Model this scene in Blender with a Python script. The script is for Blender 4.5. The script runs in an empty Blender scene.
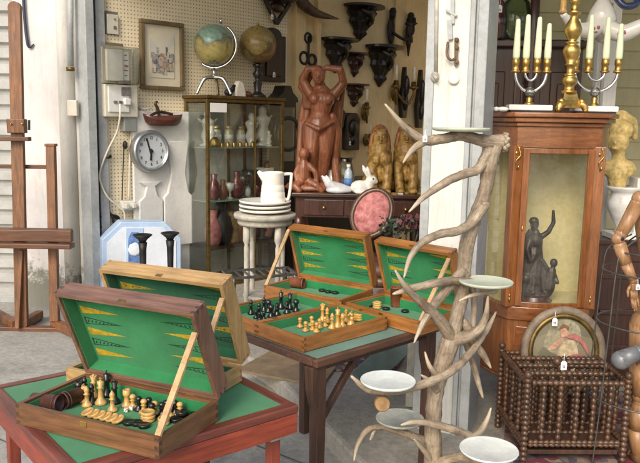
import bpy, bmesh, math, random
from mathutils import Vector, Matrix, Euler
random.seed(7)
PI = math.pi
R = math.radians
sc = bpy.context.scene
C = sc.collection

# ------------------------------------------------------------------ camera
FPX = 720.0
EYE = Vector((0, 0, 1.55))
PITCH = math.atan((231.5 - 121.0) / FPX)
ROLL = R(1.0)
CR = Euler((PI / 2 - PITCH, 0, 0)).to_matrix() @ Matrix.Rotation(ROLL, 3, 'Z')
cam = bpy.data.cameras.new('camera')
cam.sensor_width = 36
cam.lens = 36 * FPX / 640
cam.clip_start = 0.05
cam.clip_end = 500
co = bpy.data.objects.new('camera', cam)
C.objects.link(co)
co.matrix_world = Matrix.Translation(EYE) @ CR.to_4x4()
sc.camera = co

def ray(px, py):
    return CR @ Vector(((px - 320) / FPX, (231.5 - py) / FPX, -1))
def at(px, py, Y):
    d = ray(px, py)
    return EYE + d * (Y / d.y)
def on(px, py, z):
    d = ray(px, py)
    return EYE + d * ((z - EYE.z) / d.z)

# ------------------------------------------------------------------ shop frame
ANG = R(45)
U = Vector((math.sin(ANG), math.cos(ANG), 0))       # into the shop, along its side wall
V = Vector((math.cos(ANG), -math.sin(ANG), 0))      # along the shop front, to the right
J = Vector((-1.82, 5.64, 0))                        # foot of the left jamb
ROTU = math.atan2(U.y, U.x)
FL = 0.10                                           # shop floor height
def wall(px, py, off=0.0):                          # ray meets the side wall (or a plane off metres in front)
    d = ray(px, py)
    return EYE + d * ((off - (EYE - J).dot(V)) / d.dot(V))
def shop(a, b, z=0.0):
    p = J + U * a + V * b
    return Vector((p.x, p.y, z))

# ------------------------------------------------------------------ mesh builder
def crom(pts, n):
    P = [Vector(p) for p in pts]
    if len(P) < 3 or n < 2:
        return P, list(range(len(P)))
    out, par = [], []
    for i in range(len(P) - 1):
        p0 = P[max(i - 1, 0)]; p1 = P[i]; p2 = P[i + 1]; p3 = P[min(i + 2, len(P) - 1)]
        for k in range(n):
            t = k / n
            out.append(0.5 * ((2 * p1) + (p2 - p0) * t + (2 * p0 - 5 * p1 + 4 * p2 - p3) * t * t + (3 * p1 - p0 - 3 * p2 + p3) * t ** 3))
            par.append(i + t)
    out.append(P[-1]); par.append(len(P) - 1)
    return out, par

class MB:
    def __init__(s):
        s.bm = bmesh.new()
        s.tip = s.bm.verts.layers.float.new('tip')
        s.flow = s.bm.verts.layers.float_vector.new('flow')
        s.M = Matrix()
        s.mi = 0
    def v(s, p, t=0.0):
        x = s.bm.verts.new(s.M @ Vector(p))
        x[s.tip] = t
        return x
    def f(s, vs, smooth=False):
        try:
            a = s.bm.faces.new(vs)
        except ValueError:
            return
        a.smooth = smooth
        a.material_index = s.mi
    def box(s, c, size, rot=None):
        hx, hy, hz = size[0] / 2, size[1] / 2, size[2] / 2
        m = Matrix.Translation(Vector(c)) @ (rot.to_4x4() if rot is not None else Matrix())
        q = [s.v(m @ Vector((x, y, z))) for x in (-hx, hx) for y in (-hy, hy) for z in (-hz, hz)]
        for a in ((0, 1, 3, 2), (4, 6, 7, 5), (0, 4, 5, 1), (2, 3, 7, 6), (0, 2, 6, 4), (1, 5, 7, 3)):
            s.f([q[i] for i in a])
        return s
    def bar(s, a, b, w, h, up=(0, 0, 1)):
        a, b = Vector(a), Vector(b)
        d = b - a; L = d.length; d.normalize()
        x = d.cross(Vector(up))
        if x.length < 1e-4: x = d.cross(Vector((0, 1, 0)))
        x.normalize(); y = d.cross(x)
        r = Matrix((x, y, d)).transposed()
        return s.box((a + b) / 2, (w, h, L), r)
    def poly(s, pts):
        s.f([s.v(p) for p in pts]); return s
    def prism(s, pts, y0, y1, smooth=False):        # outline in XZ, extruded along Y
        a = [s.v((p[0], y0, p[1])) for p in pts]
        b = [s.v((p[0], y1, p[1])) for p in pts]
        s.f(a); s.f(b[::-1])
        n = len(pts)
        for i in range(n):
            s.f([a[i], b[i], b[(i + 1) % n], a[(i + 1) % n]], smooth)
        return s
    def slab(s, pts, z0, z1, smooth=False):         # outline in XY, extruded along Z
        a = [s.v((p[0], p[1], z0)) for p in pts]
        b = [s.v((p[0], p[1], z1)) for p in pts]
        s.f(a[::-1]); s.f(b)
        n = len(pts)
        for i in range(n):
            s.f([a[i], a[(i + 1) % n], b[(i + 1) % n], b[i]], smooth)
        return s
    def tube(s, pts, rads, seg=8, n=4, tips=False, closed=False, wob=0.0):
        P, par = crom(pts, n)
        if not hasattr(rads, '__len__'): rads = [rads] * len(pts)
        def rr(t):
            i = min(int(t), len(rads) - 2); u = t - i
            return rads[i] * (1 - u) + rads[i + 1] * u
        rings = []
        prev = None
        run = random.uniform(0, 9)
        for i, p in enumerate(P):
            d = (P[min(i + 1, len(P) - 1)] - P[max(i - 1, 0)])
            if closed: d = P[(i + 1) % len(P)] - P[i - 1]
            if d.length < 1e-9: d = Vector((0, 0, 1))
            d.normalize()
            x = prev - d * prev.dot(d) if prev is not None else d.orthogonal()
            if x.length < 1e-5: x = d.orthogonal()
            x.normalize(); prev = x
            y = d.cross(x)
            r = rr(par[i])
            t = max(0, min(1, (.0125 - r) / .010))
            if i: run += (P[i] - P[i - 1]).length
            ring = []
            for k in range(seg):
                a = 2 * PI * k / seg
                q = r * (1 + wob * random.uniform(-1, 1))
                nv = s.v(p + x * math.cos(a) * q + y * math.sin(a) * q, t if tips else 0)
                nv[s.flow] = (math.cos(a) * r, math.sin(a) * r, run * .14)
                ring.append(nv)
            rings.append(ring)
        for i in range(len(rings) - 1 + (1 if closed else 0)):
            A, B = rings[i], rings[(i + 1) % len(rings)]
            for k in range(seg):
                s.f([A[k], A[(k + 1) % seg], B[(k + 1) % seg], B[k]], True)
        if not closed:
            s.f(rings[0][::-1], False); s.f(rings[-1], False)
        return s
    def lathe(s, prof, seg=16, c=(0, 0, 0), smooth=True, sx=1.0, sy=1.0):
        c = Vector(c); rings = []
        for r, z in prof:
            if r < 1e-6:
                rings.append([s.v(c + Vector((0, 0, z)))])
            else:
                rings.append([s.v(c + Vector((r * sx * math.cos(2 * PI * k / seg), r * sy * math.sin(2 * PI * k / seg), z))) for k in range(seg)])
        for A, B in zip(rings, rings[1:]):
            for k in range(seg):
                k2 = (k + 1) % seg
                if len(A) == 1 and len(B) == 1: continue
                if len(A) == 1: s.f([A[0], B[k2], B[k]], smooth)
                elif len(B) == 1: s.f([A[k], A[k2], B[0]], smooth)
                else: s.f([A[k], A[k2], B[k2], B[k]], smooth)
        if len(rings[0]) > 1: s.f(rings[0][::-1])
        if len(rings[-1]) > 1: s.f(rings[-1])
        return s
    def ball(s, c, r, seg=14):
        if not hasattr(r, '__len__'): r = (r, r, r)
        n = max(4, seg // 2)
        o = s.M
        s.M = o @ Matrix.Translation(Vector(c)) @ Matrix.Diagonal((r[0], r[1], r[2], 1))
        s.lathe([(math.sin(PI * i / n) if 0 < i < n else 0, -math.cos(PI * i / n)) for i in range(n + 1)], seg)
        s.M = o
        return s
    def cap(s, a, ra, b, rb, seg=10):               # tapered limb with round ends
        s.tube([a, b], [ra, rb], seg, 1); s.ball(a, ra, seg); s.ball(b, rb, seg)
        return s
    def limb(s, pts, rads, seg=10):
        for i in range(len(pts) - 1):
            s.cap(pts[i], rads[i], pts[i + 1], rads[i + 1], seg)
        return s
    def ring(s, c, r, rad, nrm=(0, 0, 1), seg=8, n=28, sx=1, sy=1):
        nrm = Vector(nrm).normalized()
        x = nrm.orthogonal().normalized(); y = nrm.cross(x)
        if abs(nrm.z) > .99: x, y = Vector((1, 0, 0)), Vector((0, 1, 0))
        if abs(nrm.y) > .99: x, y = Vector((1, 0, 0)), Vector((0, 0, 1))
        return s.tube([Vector(c) + x * r * sx * math.cos(2 * PI * k / n) + y * r * sy * math.sin(2 * PI * k / n) for k in range(n)], rad, seg, 1, closed=True)
    def build(s, name, mats, parent=None, bevel=0, remesh=0, smooth_it=0, fixn=True):
        if fixn: bmesh.ops.recalc_face_normals(s.bm, faces=s.bm.faces[:])
        me = bpy.data.meshes.new(name)
        s.bm.to_mesh(me); s.bm.free()
        if not isinstance(mats, (list, tuple)): mats = [mats]
        for m in mats: me.materials.append(m)
        o = bpy.data.objects.new(name, me)
        C.objects.link(o)
        if parent is not None: o.parent = parent
        if bevel:
            b = o.modifiers.new('bevel', 'BEVEL'); b.width = bevel; b.segments = 2
            b.limit_method = 'ANGLE'; b.angle_limit = R(40)
        if remesh:
            r = o.modifiers.new('remesh', 'REMESH'); r.mode = 'VOXEL'; r.voxel_size = remesh; r.use_smooth_shade = True
            if smooth_it:
                k = o.modifiers.new('smooth', 'SMOOTH'); k.iterations = smooth_it; k.factor = .5
        return o

def tag(o, label, cat, group=None, kind=None):
    o['label'] = label; o['category'] = cat
    if group: o['group'] = group
    if kind: o['kind'] = kind
    return o
def thing(name, label, cat, loc=(0, 0, 0), rz=0, group=None):
    o = bpy.data.objects.new(name, None); C.objects.link(o)
    o.empty_display_size = .05
    o.location = loc; o.rotation_euler = (0, 0, rz)
    return tag(o, label, cat, group)
def struct(o):
    o['kind'] = 'structure'; return o
def kids(o):
    return [c for c in bpy.data.objects if c.parent == o]
def dup(root, loc, rz=None, label=None, group=None, scale=None):
    def cp(o, p):
        c = o.copy(); C.objects.link(c)
        if p is not None: c.parent = p
        for k in kids(o):
            if k is not c: cp(k, c)
        return c
    r = cp(root, None)
    r.location = loc
    if rz is not None: r.rotation_euler = (0, 0, rz)
    if scale: r.scale = (scale, scale, scale)
    if label: r['label'] = label
    if group: r['group'] = group
    return r

# ------------------------------------------------------------------ materials
def nodes(name):
    m = bpy.data.materials.new(name); m.use_nodes = True
    nt = m.node_tree
    return m, nt, nt.nodes['Principled BSDF'], nt.nodes.new, nt.links.new
def ramp(nt, a, b, p0=.35, p1=.65):
    r = nt.nodes.new('ShaderNodeValToRGB')
    r.color_ramp.elements[0].position = p0; r.color_ramp.elements[1].position = p1
    r.color_ramp.elements[0].color = (*a, 1); r.color_ramp.elements[1].color = (*b, 1)
    return r
def mix(nt, fac, a, b, mode='MIX'):
    x = nt.nodes.new('ShaderNodeMix'); x.data_type = 'RGBA'; x.blend_type = mode
    if isinstance(fac, float): x.inputs[0].default_value = fac
    else: nt.links.new(fac, x.inputs[0])
    for i, c in ((6, a), (7, b)):
        if isinstance(c, tuple): x.inputs[i].default_value = (*c, 1)
        else: nt.links.new(c, x.inputs[i])
    return x.outputs[2]
def noise(nt, scale, detail=5, rough=.6, stretch=(1, 1, 1), coord='Object'):
    t = nt.nodes.new('ShaderNodeTexCoord'); mp = nt.nodes.new('ShaderNodeMapping')
    mp.inputs['Scale'].default_value = stretch
    n = nt.nodes.new('ShaderNodeTexNoise')
    n.inputs['Scale'].default_value = scale; n.inputs['Detail'].default_value = detail; n.inputs['Roughness'].default_value = rough
    nt.links.new(t.outputs[coord], mp.inputs[0]); nt.links.new(mp.outputs[0], n.inputs[0])
    return n
def bumpn(nt, b, h, strength, dist=.01):
    bp = nt.nodes.new('ShaderNodeBump'); bp.inputs['Strength'].default_value = strength; bp.inputs['Distance'].default_value = dist
    nt.links.new(h, bp.inputs['Height']); nt.links.new(bp.outputs[0], b.inputs['Normal'])
def mul(c, k): return tuple(min(1, x * k) for x in c)

def mat(name, c, rough=.6, var=.2, scale=12, bump=.15, bscale=80, metal=0, coat=0, c2=None, stretch=(1, 1, 1), dist=.004):
    m, nt, b, N, L = nodes(name)
    n = noise(nt, scale, 6, .65, stretch)
    r = ramp(nt, mul(c, 1 - var), c2 or mul(c, 1 + var))
    L(n.outputs[0], r.inputs[0])
    n2 = noise(nt, bscale, 4, .6, stretch)
    r2 = ramp(nt, (1 - var * .6,) * 3, (1, 1, 1), .3, .6); L(n2.outputs[0], r2.inputs[0])
    L(mix(nt, 1.0, r.outputs[0], r2.outputs[0], 'MULTIPLY'), b.inputs['Base Color'])
    rr = nt.nodes.new('ShaderNodeMapRange'); rr.inputs[3].default_value = max(.03, rough - .1); rr.inputs[4].default_value = min(1, rough + .12)
    L(n.outputs[0], rr.inputs[0]); L(rr.outputs[0], b.inputs['Roughness'])
    b.inputs['Metallic'].default_value = metal
    b.inputs['Coat Weight'].default_value = coat
    b.inputs['Coat Roughness'].default_value = .15
    if bump: bumpn(nt, b, n2.outputs[0], bump, dist)
    return m
def wood(name, c, c2, axis='X', rough=.45, coat=.15, scale=1.0, bump=.12, wear=.0):
    st = {'X': (1.5, 22, 22), 'Y': (22, 1.5, 22), 'Z': (22, 22, 1.5)}[axis]
    m, nt, b, N, L = nodes(name)
    n = noise(nt, 3.2 * scale, 7, .62, st)
    r = ramp(nt, c, c2, .3, .7); L(n.outputs[0], r.inputs[0])
    n2 = noise(nt, 5 * scale, 3, .5)
    r2 = ramp(nt, (.62,) * 3, (1.0,) * 3, .3, .65); L(n2.outputs[0], r2.inputs[0])
    col = mix(nt, 1.0, r.outputs[0], r2.outputs[0], 'MULTIPLY')
    n3 = noise(nt, 14 * scale, 4, .6, st)
    r3 = ramp(nt, (.6,) * 3, (1,) * 3, .32, .5); L(n3.outputs[0], r3.inputs[0])
    col = mix(nt, .7, col, r3.outputs[0], 'MULTIPLY')
    if wear:
        n4 = noise(nt, 9, 8, .75); r4 = ramp(nt, (0, 0, 0), (1, 1, 1), .6, .68); L(n4.outputs[0], r4.inputs[0])
        s = nt.nodes.new('ShaderNodeMath'); s.operation = 'MULTIPLY'; s.inputs[1].default_value = wear; L(r4.outputs[0], s.inputs[0])
        col = mix(nt, s.outputs[0], col, mul(c2, 1.9))
    L(col, b.inputs['Base Color'])
    rr = nt.nodes.new('ShaderNodeMapRange'); rr.inputs[3].default_value = rough - .1; rr.inputs[4].default_value = rough + .2
    L(n2.outputs[0], rr.inputs[0]); L(rr.outputs[0], b.inputs['Roughness'])
    b.inputs['Coat Weight'].default_value = coat; b.inputs['Coat Roughness'].default_value = .2
    bumpn(nt, b, n.outputs[0], bump, .003)
    return m
def glass(name, tint=(1, 1, 1), refl=.55, rough=.02, dirt=.05):
    m, nt, b, N, L = nodes(name)
    nt.nodes.remove(b)
    out = nt.nodes['Material Output']
    t = N('ShaderNodeBsdfTransparent'); t.inputs[0].default_value = (*tint, 1)
    g = N('ShaderNodeBsdfGlossy'); g.inputs['Roughness'].default_value = rough
    d = N('ShaderNodeBsdfDiffuse'); d.inputs[0].default_value = (.6, .6, .55, 1)
    fr = N('ShaderNodeFresnel'); fr.inputs[0].default_value = 1.45
    mu = N('ShaderNodeMath'); mu.operation = 'MULTIPLY'; mu.inputs[1].default_value = refl * 1.6
    L(fr.outputs[0], mu.inputs[0])
    a = N('ShaderNodeMixShader'); L(mu.outputs[0], a.inputs[0]); L(t.outputs[0], a.inputs[1]); L(g.outputs[0], a.inputs[2])
    n = noise(nt, 5, 6, .7); r = ramp(nt, (0, 0, 0), (dirt * 2,) * 3, .4, .75); L(n.outputs[0], r.inputs[0])
    e = N('ShaderNodeMixShader'); L(r.outputs[0], e.inputs[0]); L(a.outputs[0], e.inputs[1]); L(d.outputs[0], e.inputs[2])
    L(e.outputs[0], out.inputs[0])
    return m

W = {}
W['walnut'] = wood('walnut', (.10, .042, .016), (.27, .125, .05), 'X', .42)
W['walnut_lid'] = wood('purple brown walnut', (.145, .066, .042), (.33, .18, .118), 'X', .42, .2)
W['walnut_z'] = wood('walnut upright', (.10, .042, .016), (.27, .125, .05), 'Y', .42)
for k_, a_ in (('_y', 'Y'), ('_v', 'Z')):
    W['walnut' + k_] = wood('walnut' + k_, (.10, .042, .016), (.27, .125, .05), a_, .42)
    W['walnut_lid' + k_] = wood('walnut lid' + k_, (.125, .055, .032), (.28, .145, .09), a_, .40, .25)
    W['pine' + k_] = wood('pine' + k_, (.42, .24, .085), (.66, .44, .19), a_, .5, .1)
    W['honey' + k_] = wood('honey' + k_, (.24, .085, .018), (.48, .205, .048), a_, .4, .25)
for nm_, ca_, cb_ in (('walnut', (.05, .022, .010), (.13, .06, .026)), ('walnut_lid', (.06, .03, .022), (.15, .085, .062)), ('pine', (.30, .165, .06), (.46, .28, .12)), ('honey', (.10, .036, .010), (.24, .095, .026))):
    W[nm_ + '_end'] = mat(nm_ + ' end grain', ca_, .6, .3, 120, .2, 200, c2=cb_)
W['mahog_rim_y'] = wood('dark rim across', (.10, .022, .014), (.25, .062, .036), 'Y', .4, .25)
W['red_y'] = wood('red lacquer across', (.20, .028, .014), (.42, .075, .03), 'Y', .4, .25, wear=.14)
W['mahog_rim'] = wood('dark rim', (.10, .022, .014), (.25, .062, .036), 'X', .38, .3)
W['pine'] = wood('pine', (.42, .24, .085), (.66, .44, .19), 'X', .5, .1)
W['pine_y'] = wood('pine across', (.42, .24, .085), (.66, .44, .19), 'Y', .5, .1)
W['honey'] = wood('honey wood', (.24, .085, .018), (.48, .205, .048), 'X', .4, .25)
W['strut'] = wood('strut wood', (.42, .25, .11), (.65, .44, .22), 'Z', .55, .0)
W['red'] = wood('red lacquer', (.20, .028, .014), (.42, .075, .03), 'X', .35, .3, wear=.12)
W['redz'] = wood('red lacquer leg', (.18, .026, .014), (.36, .065, .03), 'Z', .4, .3, wear=.15)
W['dark'] = wood('dark table wood', (.035, .016, .010), (.105, .048, .028), 'Z', .5, .1, wear=.05)
W['edge'] = wood('table edge wood', (.06, .028, .016), (.16, .075, .042), 'X', .5, .1, wear=.12)
W['easel'] = wood('easel wood', (.125, .048, .017), (.30, .13, .05), 'Z', .5, .1)
W['easel_x'] = wood('easel crossbar wood', (.085, .032, .014), (.18, .075, .034), 'X', .5, .1)
W['cab'] = wood('cabinet veneer', (.17, .056, .015), (.37, .135, .038), 'Z', .28, .5)
W['cab_x'] = wood('cabinet veneer across', (.16, .052, .014), (.34, .12, .034), 'X', .28, .5)
W['cab_dark'] = wood('dark mahogany', (.028, .009, .005), (.085, .027, .014), 'Z', .3, .4)
W['corbel'] = wood('black carved wood', (.006, .005, .004), (.026, .017, .012), 'Z', .4, .3)
W['corbel_red'] = wood('red brown carved wood', (.025, .009, .006), (.07, .025, .016), 'Z', .4, .3)
W['bobbin'] = wood('bobbin turned wood', (.045, .022, .011), (.15, .072, .034), 'Z', .4, .3)
W['terra'] = wood('terracotta carved wood', (.165, .050, .021), (.42, .155, .068), 'Z', .42, .25, bump=.7)
W['gilt'] = mat('old gilt wood', (.27, .13, .03), .45, .4, 22, .7, 70, .1, c2=(.52, .33, .09))
W['bust'] = mat('ochre plaster', (.58, .43, .16), .58, .35, 26, .6, 60)
def baize(name, c, fade):
    m, nt, b, N, L = nodes(name)
    n = noise(nt, 4.5, 8, .7); r = ramp(nt, mul(c, .82), fade, .36, .74); L(n.outputs[0], r.inputs[0])
    n2 = noise(nt, 480, 3, .7); r2 = ramp(nt, (.72,) * 3, (1.0,) * 3, .3, .6); L(n2.outputs[0], r2.inputs[0])
    col = mix(nt, 1.0, r.outputs[0], r2.outputs[0], 'MULTIPLY')
    n3 = noise(nt, 150, 4, .75); r3 = ramp(nt, (0, 0, 0), (.5,) * 3, .68, .74); L(n3.outputs[0], r3.inputs[0])
    col = mix(nt, r3.outputs[0], col, (.30, .36, .28))
    L(col, b.inputs['Base Color']); b.inputs['Roughness'].default_value = .97; b.inputs['Sheen Weight'].default_value = .25
    bumpn(nt, b, n2.outputs[0], .5, .0012)
    return m
W['felt'] = baize('green baize', (.006, .195, .050), (.018, .27, .085))
W['felt_old'] = baize('old dark green baize', (.006, .12, .045), (.018, .17, .07))
W['leather'] = mat('grey green table leather', (.155, .275, .225), .45, .16, 3, .25, 220, dist=.001)
W['yellow'] = mat('yellow stencil paint', (.46, .31, .018), .85, .3, 60, .1, 300)
W['black_paint'] = mat('black stencil paint', (.012, .05, .026), .8, .3, 60, .1, 300)
W['boxwood'] = mat('boxwood', (.60, .36, .12), .35, .22, 25, .1, 90, coat=.3)
W['boxwood_gold'] = mat('varnished boxwood', (.62, .33, .075), .3, .2, 25, .1, 90, coat=.4)
W['ebony'] = mat('ebonised wood', (.012, .011, .011), .3, .3, 20, .08, 60, coat=.3)
W['cup'] = mat('brown leather', (.085, .032, .022), .5, .25, 20, .3, 140)
W['cup_red'] = mat('red brown leather', (.21, .062, .026), .5, .25, 20, .3, 140)
W['ivory'] = mat('ivory', (.78, .74, .62), .4, .08, 30, .03)
W['white'] = mat('white enamel', (.72, .72, .68), .35, .06, 10, .05, 50, coat=.2)
W['tray'] = mat('painted metal tray', (.66, .69, .64), .42, .12, 14, .08, 90)
W['tray_grey'] = mat('worn grey tray', (.40, .42, .36), .6, .2, 16, .1, 90)
W['tray_green'] = mat('pale green tray', (.50, .54, .42), .5, .12, 14, .08, 90)
W['china'] = mat('cream china', (.80, .77, .68), .2, .04, 10, .02, 40, coat=.5)
W['stand'] = mat('chipped cream paint', (.42, .395, .325), .6, .22, 16, .3, 60)
W['chrome'] = mat('chrome', (.72, .73, .74), .14, .08, 20, .02, 50, 1)
W['brass'] = mat('brass', (.58, .38, .12), .40, .28, 20, .22, 60, 1)
W['brass_old'] = mat('dull brass', (.19, .13, .045), .45, .3, 25, .15, 60, .8)
W['candle'] = mat('pale green wax', (.66, .72, .50), .45, .05, 12, .05)
W['marble'] = mat('white marble', (.70, .69, .65), .3, .15, 14, .03, coat=.2)
W['iron'] = mat('black iron', (.02, .02, .02), .5, .3, 20, .2, 60, .3)
W['bronze'] = mat('dark bronze', (.050, .040, .032), .42, .4, 30, .3, 70, .5)
W['steel'] = mat('painted steel jamb', (.37, .385, .38), .5, .16, 5, .2, 40)
W['gap'] = mat('dark rubber', (.012, .012, .020), .7, .3)
W['plastic'] = mat('aged cream plastic', (.60, .57, .47), .45, .08, 6, .03)
W['grey_plastic'] = mat('grey plastic', (.26, .27, .25), .5, .15, 8, .05)
W['clear'] = glass('clear meter cover', (.93, .93, .88), .5, .05, .1)
W['pane'] = glass('cabinet glass', (.955, .965, .945), .42, .02, .07)
W['pane_side'] = glass('curved side glass', (.96, .965, .94), .12, .02, .03)
W['vpane'] = glass('vitrine glass', (.95, .97, .95), .40, .02, .02)
W['crystal'] = glass('crystal', (.86, .88, .86), 1.0, .03, .12)
W['paper'] = mat('white card', (.80, .80, .78), .8, .04, 20, .05)
W['silver'] = mat('brushed silver', (.42, .44, .45), .35, .12, 12, .05, 70, .85)
W['dial'] = mat('clock dial', (.52, .56, .58), .5, .06, 10, 0)
W['ink'] = mat('black ink', (.015, .016, .018), .6, .2)
W['ink_grey'] = mat('grey print', (.16, .15, .14), .7, .3)
W['bluebox'] = mat('pale blue paint', (.42, .55, .74), .5, .1, 8, .1)
W['bluewhite'] = mat('bluish white enamel', (.66, .72, .80), .35, .08, 6, .05)
W['bluedark'] = mat('blue glazed tile', (.12, .22, .46), .3, .3, 20, .05)
W['whitewood'] = mat('white painted wood', (.66, .655, .62), .6, .1, 7, .12, 40)
W['pink'] = mat('worn pink damask', (.42, .115, .12), .85, .3, 24, .4, 90, c2=(.58, .25, .235))
W['leaf'] = mat('dull leaves', (.05, .075, .05), .6, .4, 30)
W['bloom'] = mat('dusty mauve petals', (.13, .05, .055), .8, .4, 30)
W['rabbit'] = mat('white glazed pottery', (.78, .76, .70), .3, .08, 18, .05, coat=.3)
W['bottle'] = mat('water bottle plastic', (.45, .55, .62), .15, .1, 10, 0, coat=.4)
W['label'] = mat('blue bottle label', (.10, .22, .50), .5, .2, 40, 0)
W['lay'] = wood('pale figure wood', (.30, .15, .062), (.48, .27, .13), 'Z', .4, .2)
W['wire'] = mat('grey wire', (.13, .125, .11), .4, .2, 20, .1, 60, .7)
W['porcelain'] = mat('porcelain', (.76, .74, .68), .18, .08, 14, .02, coat=.5)
W['ros'] = mat('painted rose', (.45, .10, .10), .4, .3, 60, 0)
W['grn'] = mat('painted green', (.12, .20, .09), .4, .3, 60, 0)
W['cord'] = mat('cream cable', (.62, .58, .47), .5, .08, 20, .02)
W['blueboot'] = mat('grey metal clamp', (.17, .18, .19), .4, .2, 14, .1, 40, .2)
W['cable'] = mat('black cable', (.03, .035, .06), .5, .2)
W['ros_red'] = mat('red glass', (.16, .03, .03), .2, .3, 20, 0, coat=.5)
W['greenglass'] = glass('green vase glass', (.55, .66, .45), .9, .02, .08)
W['pinkglass'] = glass('pink glass', (.62, .25, .24), .9, .03, .1)

def antler_mat():
    m, nt, b, N, L = nodes('antler')
    n = noise(nt, 13, 7, .65)
    r = ramp(nt, (.20, .146, .096), (.45, .36, .25), .33, .66); L(n.outputs[0], r.inputs[0])
    n2 = noise(nt, 130, 5, .65)
    fa = N('ShaderNodeAttribute'); fa.attribute_name = 'flow'; L(fa.outputs['Vector'], n2.inputs[0])
    r2 = ramp(nt, (.62,) * 3, (1,) * 3, .36, .56); L(n2.outputs[0], r2.inputs[0])
    n7 = noise(nt, 60, 6, .75); r7 = ramp(nt, (.70,) * 3, (1,) * 3, .36, .5); L(n7.outputs[0], r7.inputs[0])
    col = mix(nt, 1.0, mix(nt, 1.0, r.outputs[0], r2.outputs[0], 'MULTIPLY'), r7.outputs[0], 'MULTIPLY')
    a = N('ShaderNodeAttribute'); a.attribute_name = 'tip'
    rt = ramp(nt, (0, 0, 0), (.85,) * 3, .1, 1.0); L(a.outputs['Fac'], rt.inputs[0])
    L(mix(nt, rt.outputs[0], col, (.60, .50, .36)), b.inputs['Base Color'])
    b.inputs['Roughness'].default_value = .48
    bumpn(nt, b, n2.outputs[0], .7, .006)
    return m
W['antler'] = antler_mat()

def concrete(name, c, stain=(.5, .5, .46), moss=0.0, agg=0.0):
    m, nt, b, N, L = nodes(name)
    n = noise(nt, .9, 8, .65); r = ramp(nt, mul(c, .80), mul(c, 1.1), .3, .68); L(n.outputs[0], r.inputs[0])
    n2 = noise(nt, 26, 8, .7); r2 = ramp(nt, (.66,) * 3, (1.05,) * 3, .3, .66); L(n2.outputs[0], r2.inputs[0])
    col = mix(nt, 1.0, r.outputs[0], r2.outputs[0], 'MULTIPLY')
    n3 = noise(nt, 2.3, 8, .75); r3 = ramp(nt, (0, 0, 0), (1, 1, 1), .56, .66); L(n3.outputs[0], r3.inputs[0])
    s = N('ShaderNodeMath'); s.operation = 'MULTIPLY'; s.inputs[1].default_value = .55; L(r3.outputs[0], s.inputs[0])
    col = mix(nt, s.outputs[0], col, tuple(x * y for x, y in zip(c, stain)))
    if moss:
        n4 = noise(nt, 1.7, 8, .8); r4 = ramp(nt, (0, 0, 0), (moss,) * 3, .5, .62); L(n4.outputs[0], r4.inputs[0])
        col = mix(nt, r4.outputs[0], col, (.085, .095, .055))
    v = N('ShaderNodeTexVoronoi'); v.inputs['Scale'].default_value = 55
    t = N('ShaderNodeTexCoord'); L(t.outputs['Object'], v.inputs[0])
    rv = ramp(nt, (.5,) * 3, (1,) * 3, .05, .3); L(v.outputs['Distance'], rv.inputs[0])
    col = mix(nt, .25 + agg, col, rv.outputs[0], 'MULTIPLY')
    L(col, b.inputs['Base Color']); b.inputs['Roughness'].default_value = .9
    bumpn(nt, b, n2.outputs[0], .5, .012)
    return m
W['pave'] = concrete('street concrete', (.40, .385, .34), moss=.32)
W['step'] = concrete('step concrete', (.38, .35, .295), agg=.35)
W['floor'] = concrete('shop floor concrete', (.22, .21, .19))

def plaster(name, c, dirtz=True, grime=.6):
    m, nt, b, N, L = nodes(name)
    n = noise(nt, 2.2, 8, .7); r = ramp(nt, mul(c, .86), mul(c, 1.06), .3, .65); L(n.outputs[0], r.inputs[0])
    col = r.outputs[0]
    n2 = noise(nt, 22, 8, .75)
    if dirtz:        # peeling, dirty foot of the wall
        t = N('ShaderNodeTexCoord'); sp = N('ShaderNodeSeparateXYZ'); L(t.outputs['Object'], sp.inputs[0])
        mr = N('ShaderNodeMapRange'); mr.inputs[1].default_value = .0; mr.inputs[2].default_value = .62; mr.inputs[3].default_value = .42; mr.inputs[4].default_value = -.22
        L(sp.outputs[2], mr.inputs[0])
        ad = N('ShaderNodeMath'); ad.operation = 'ADD'; L(mr.outputs[0], ad.inputs[0]); L(n2.outputs[0], ad.inputs[1])
        rd = ramp(nt, (0, 0, 0), (1, 1, 1), .55, .68); L(ad.outputs[0], rd.inputs[0])
        col = mix(nt, rd.outputs[0], col, (.22, .215, .175))
    n3 = noise(nt, 5, 8, .8, (3, 3, .6)); r3 = ramp(nt, (1, 1, 1), (.62, .55, .43), .54, .76); L(n3.outputs[0], r3.inputs[0])
    col = mix(nt, grime, col, r3.outputs[0], 'MULTIPLY')
    n5 = noise(nt, 38, 5, .8); r5 = ramp(nt, (0, 0, 0), (.8,) * 3, .66, .70); L(n5.outputs[0], r5.inputs[0])
    col = mix(nt, r5.outputs[0], col, mul(c, .55))
    n6 = noise(nt, 6, 6, .7, (9, 9, .5)); r6 = ramp(nt, (1, 1, 1), (.84, .81, .74), .5, .72); L(n6.outputs[0], r6.inputs[0])
    col = mix(nt, grime, col, r6.outputs[0], 'MULTIPLY')
    L(col, b.inputs['Base Color']); b.inputs['Roughness'].default_value = .85
    bumpn(nt, b, n2.outputs[0], .3, .008)
    return m
W['plaster'] = plaster('white plaster', (.66, .635, .615))
W['plaster_grey'] = plaster('grey white plaster', (.54, .52, .47))
W['pillar'] = plaster('white pillar paint', (.66, .645, .595), False, .9)
W['cream'] = plaster('cream wall paint', (.74, .585, .33), False)
W['mirrored_slats'] = plaster('mirrored slat green', (.43, .39, .23), False)  # pale green of a mirror reflection, put into the wall colour

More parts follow.
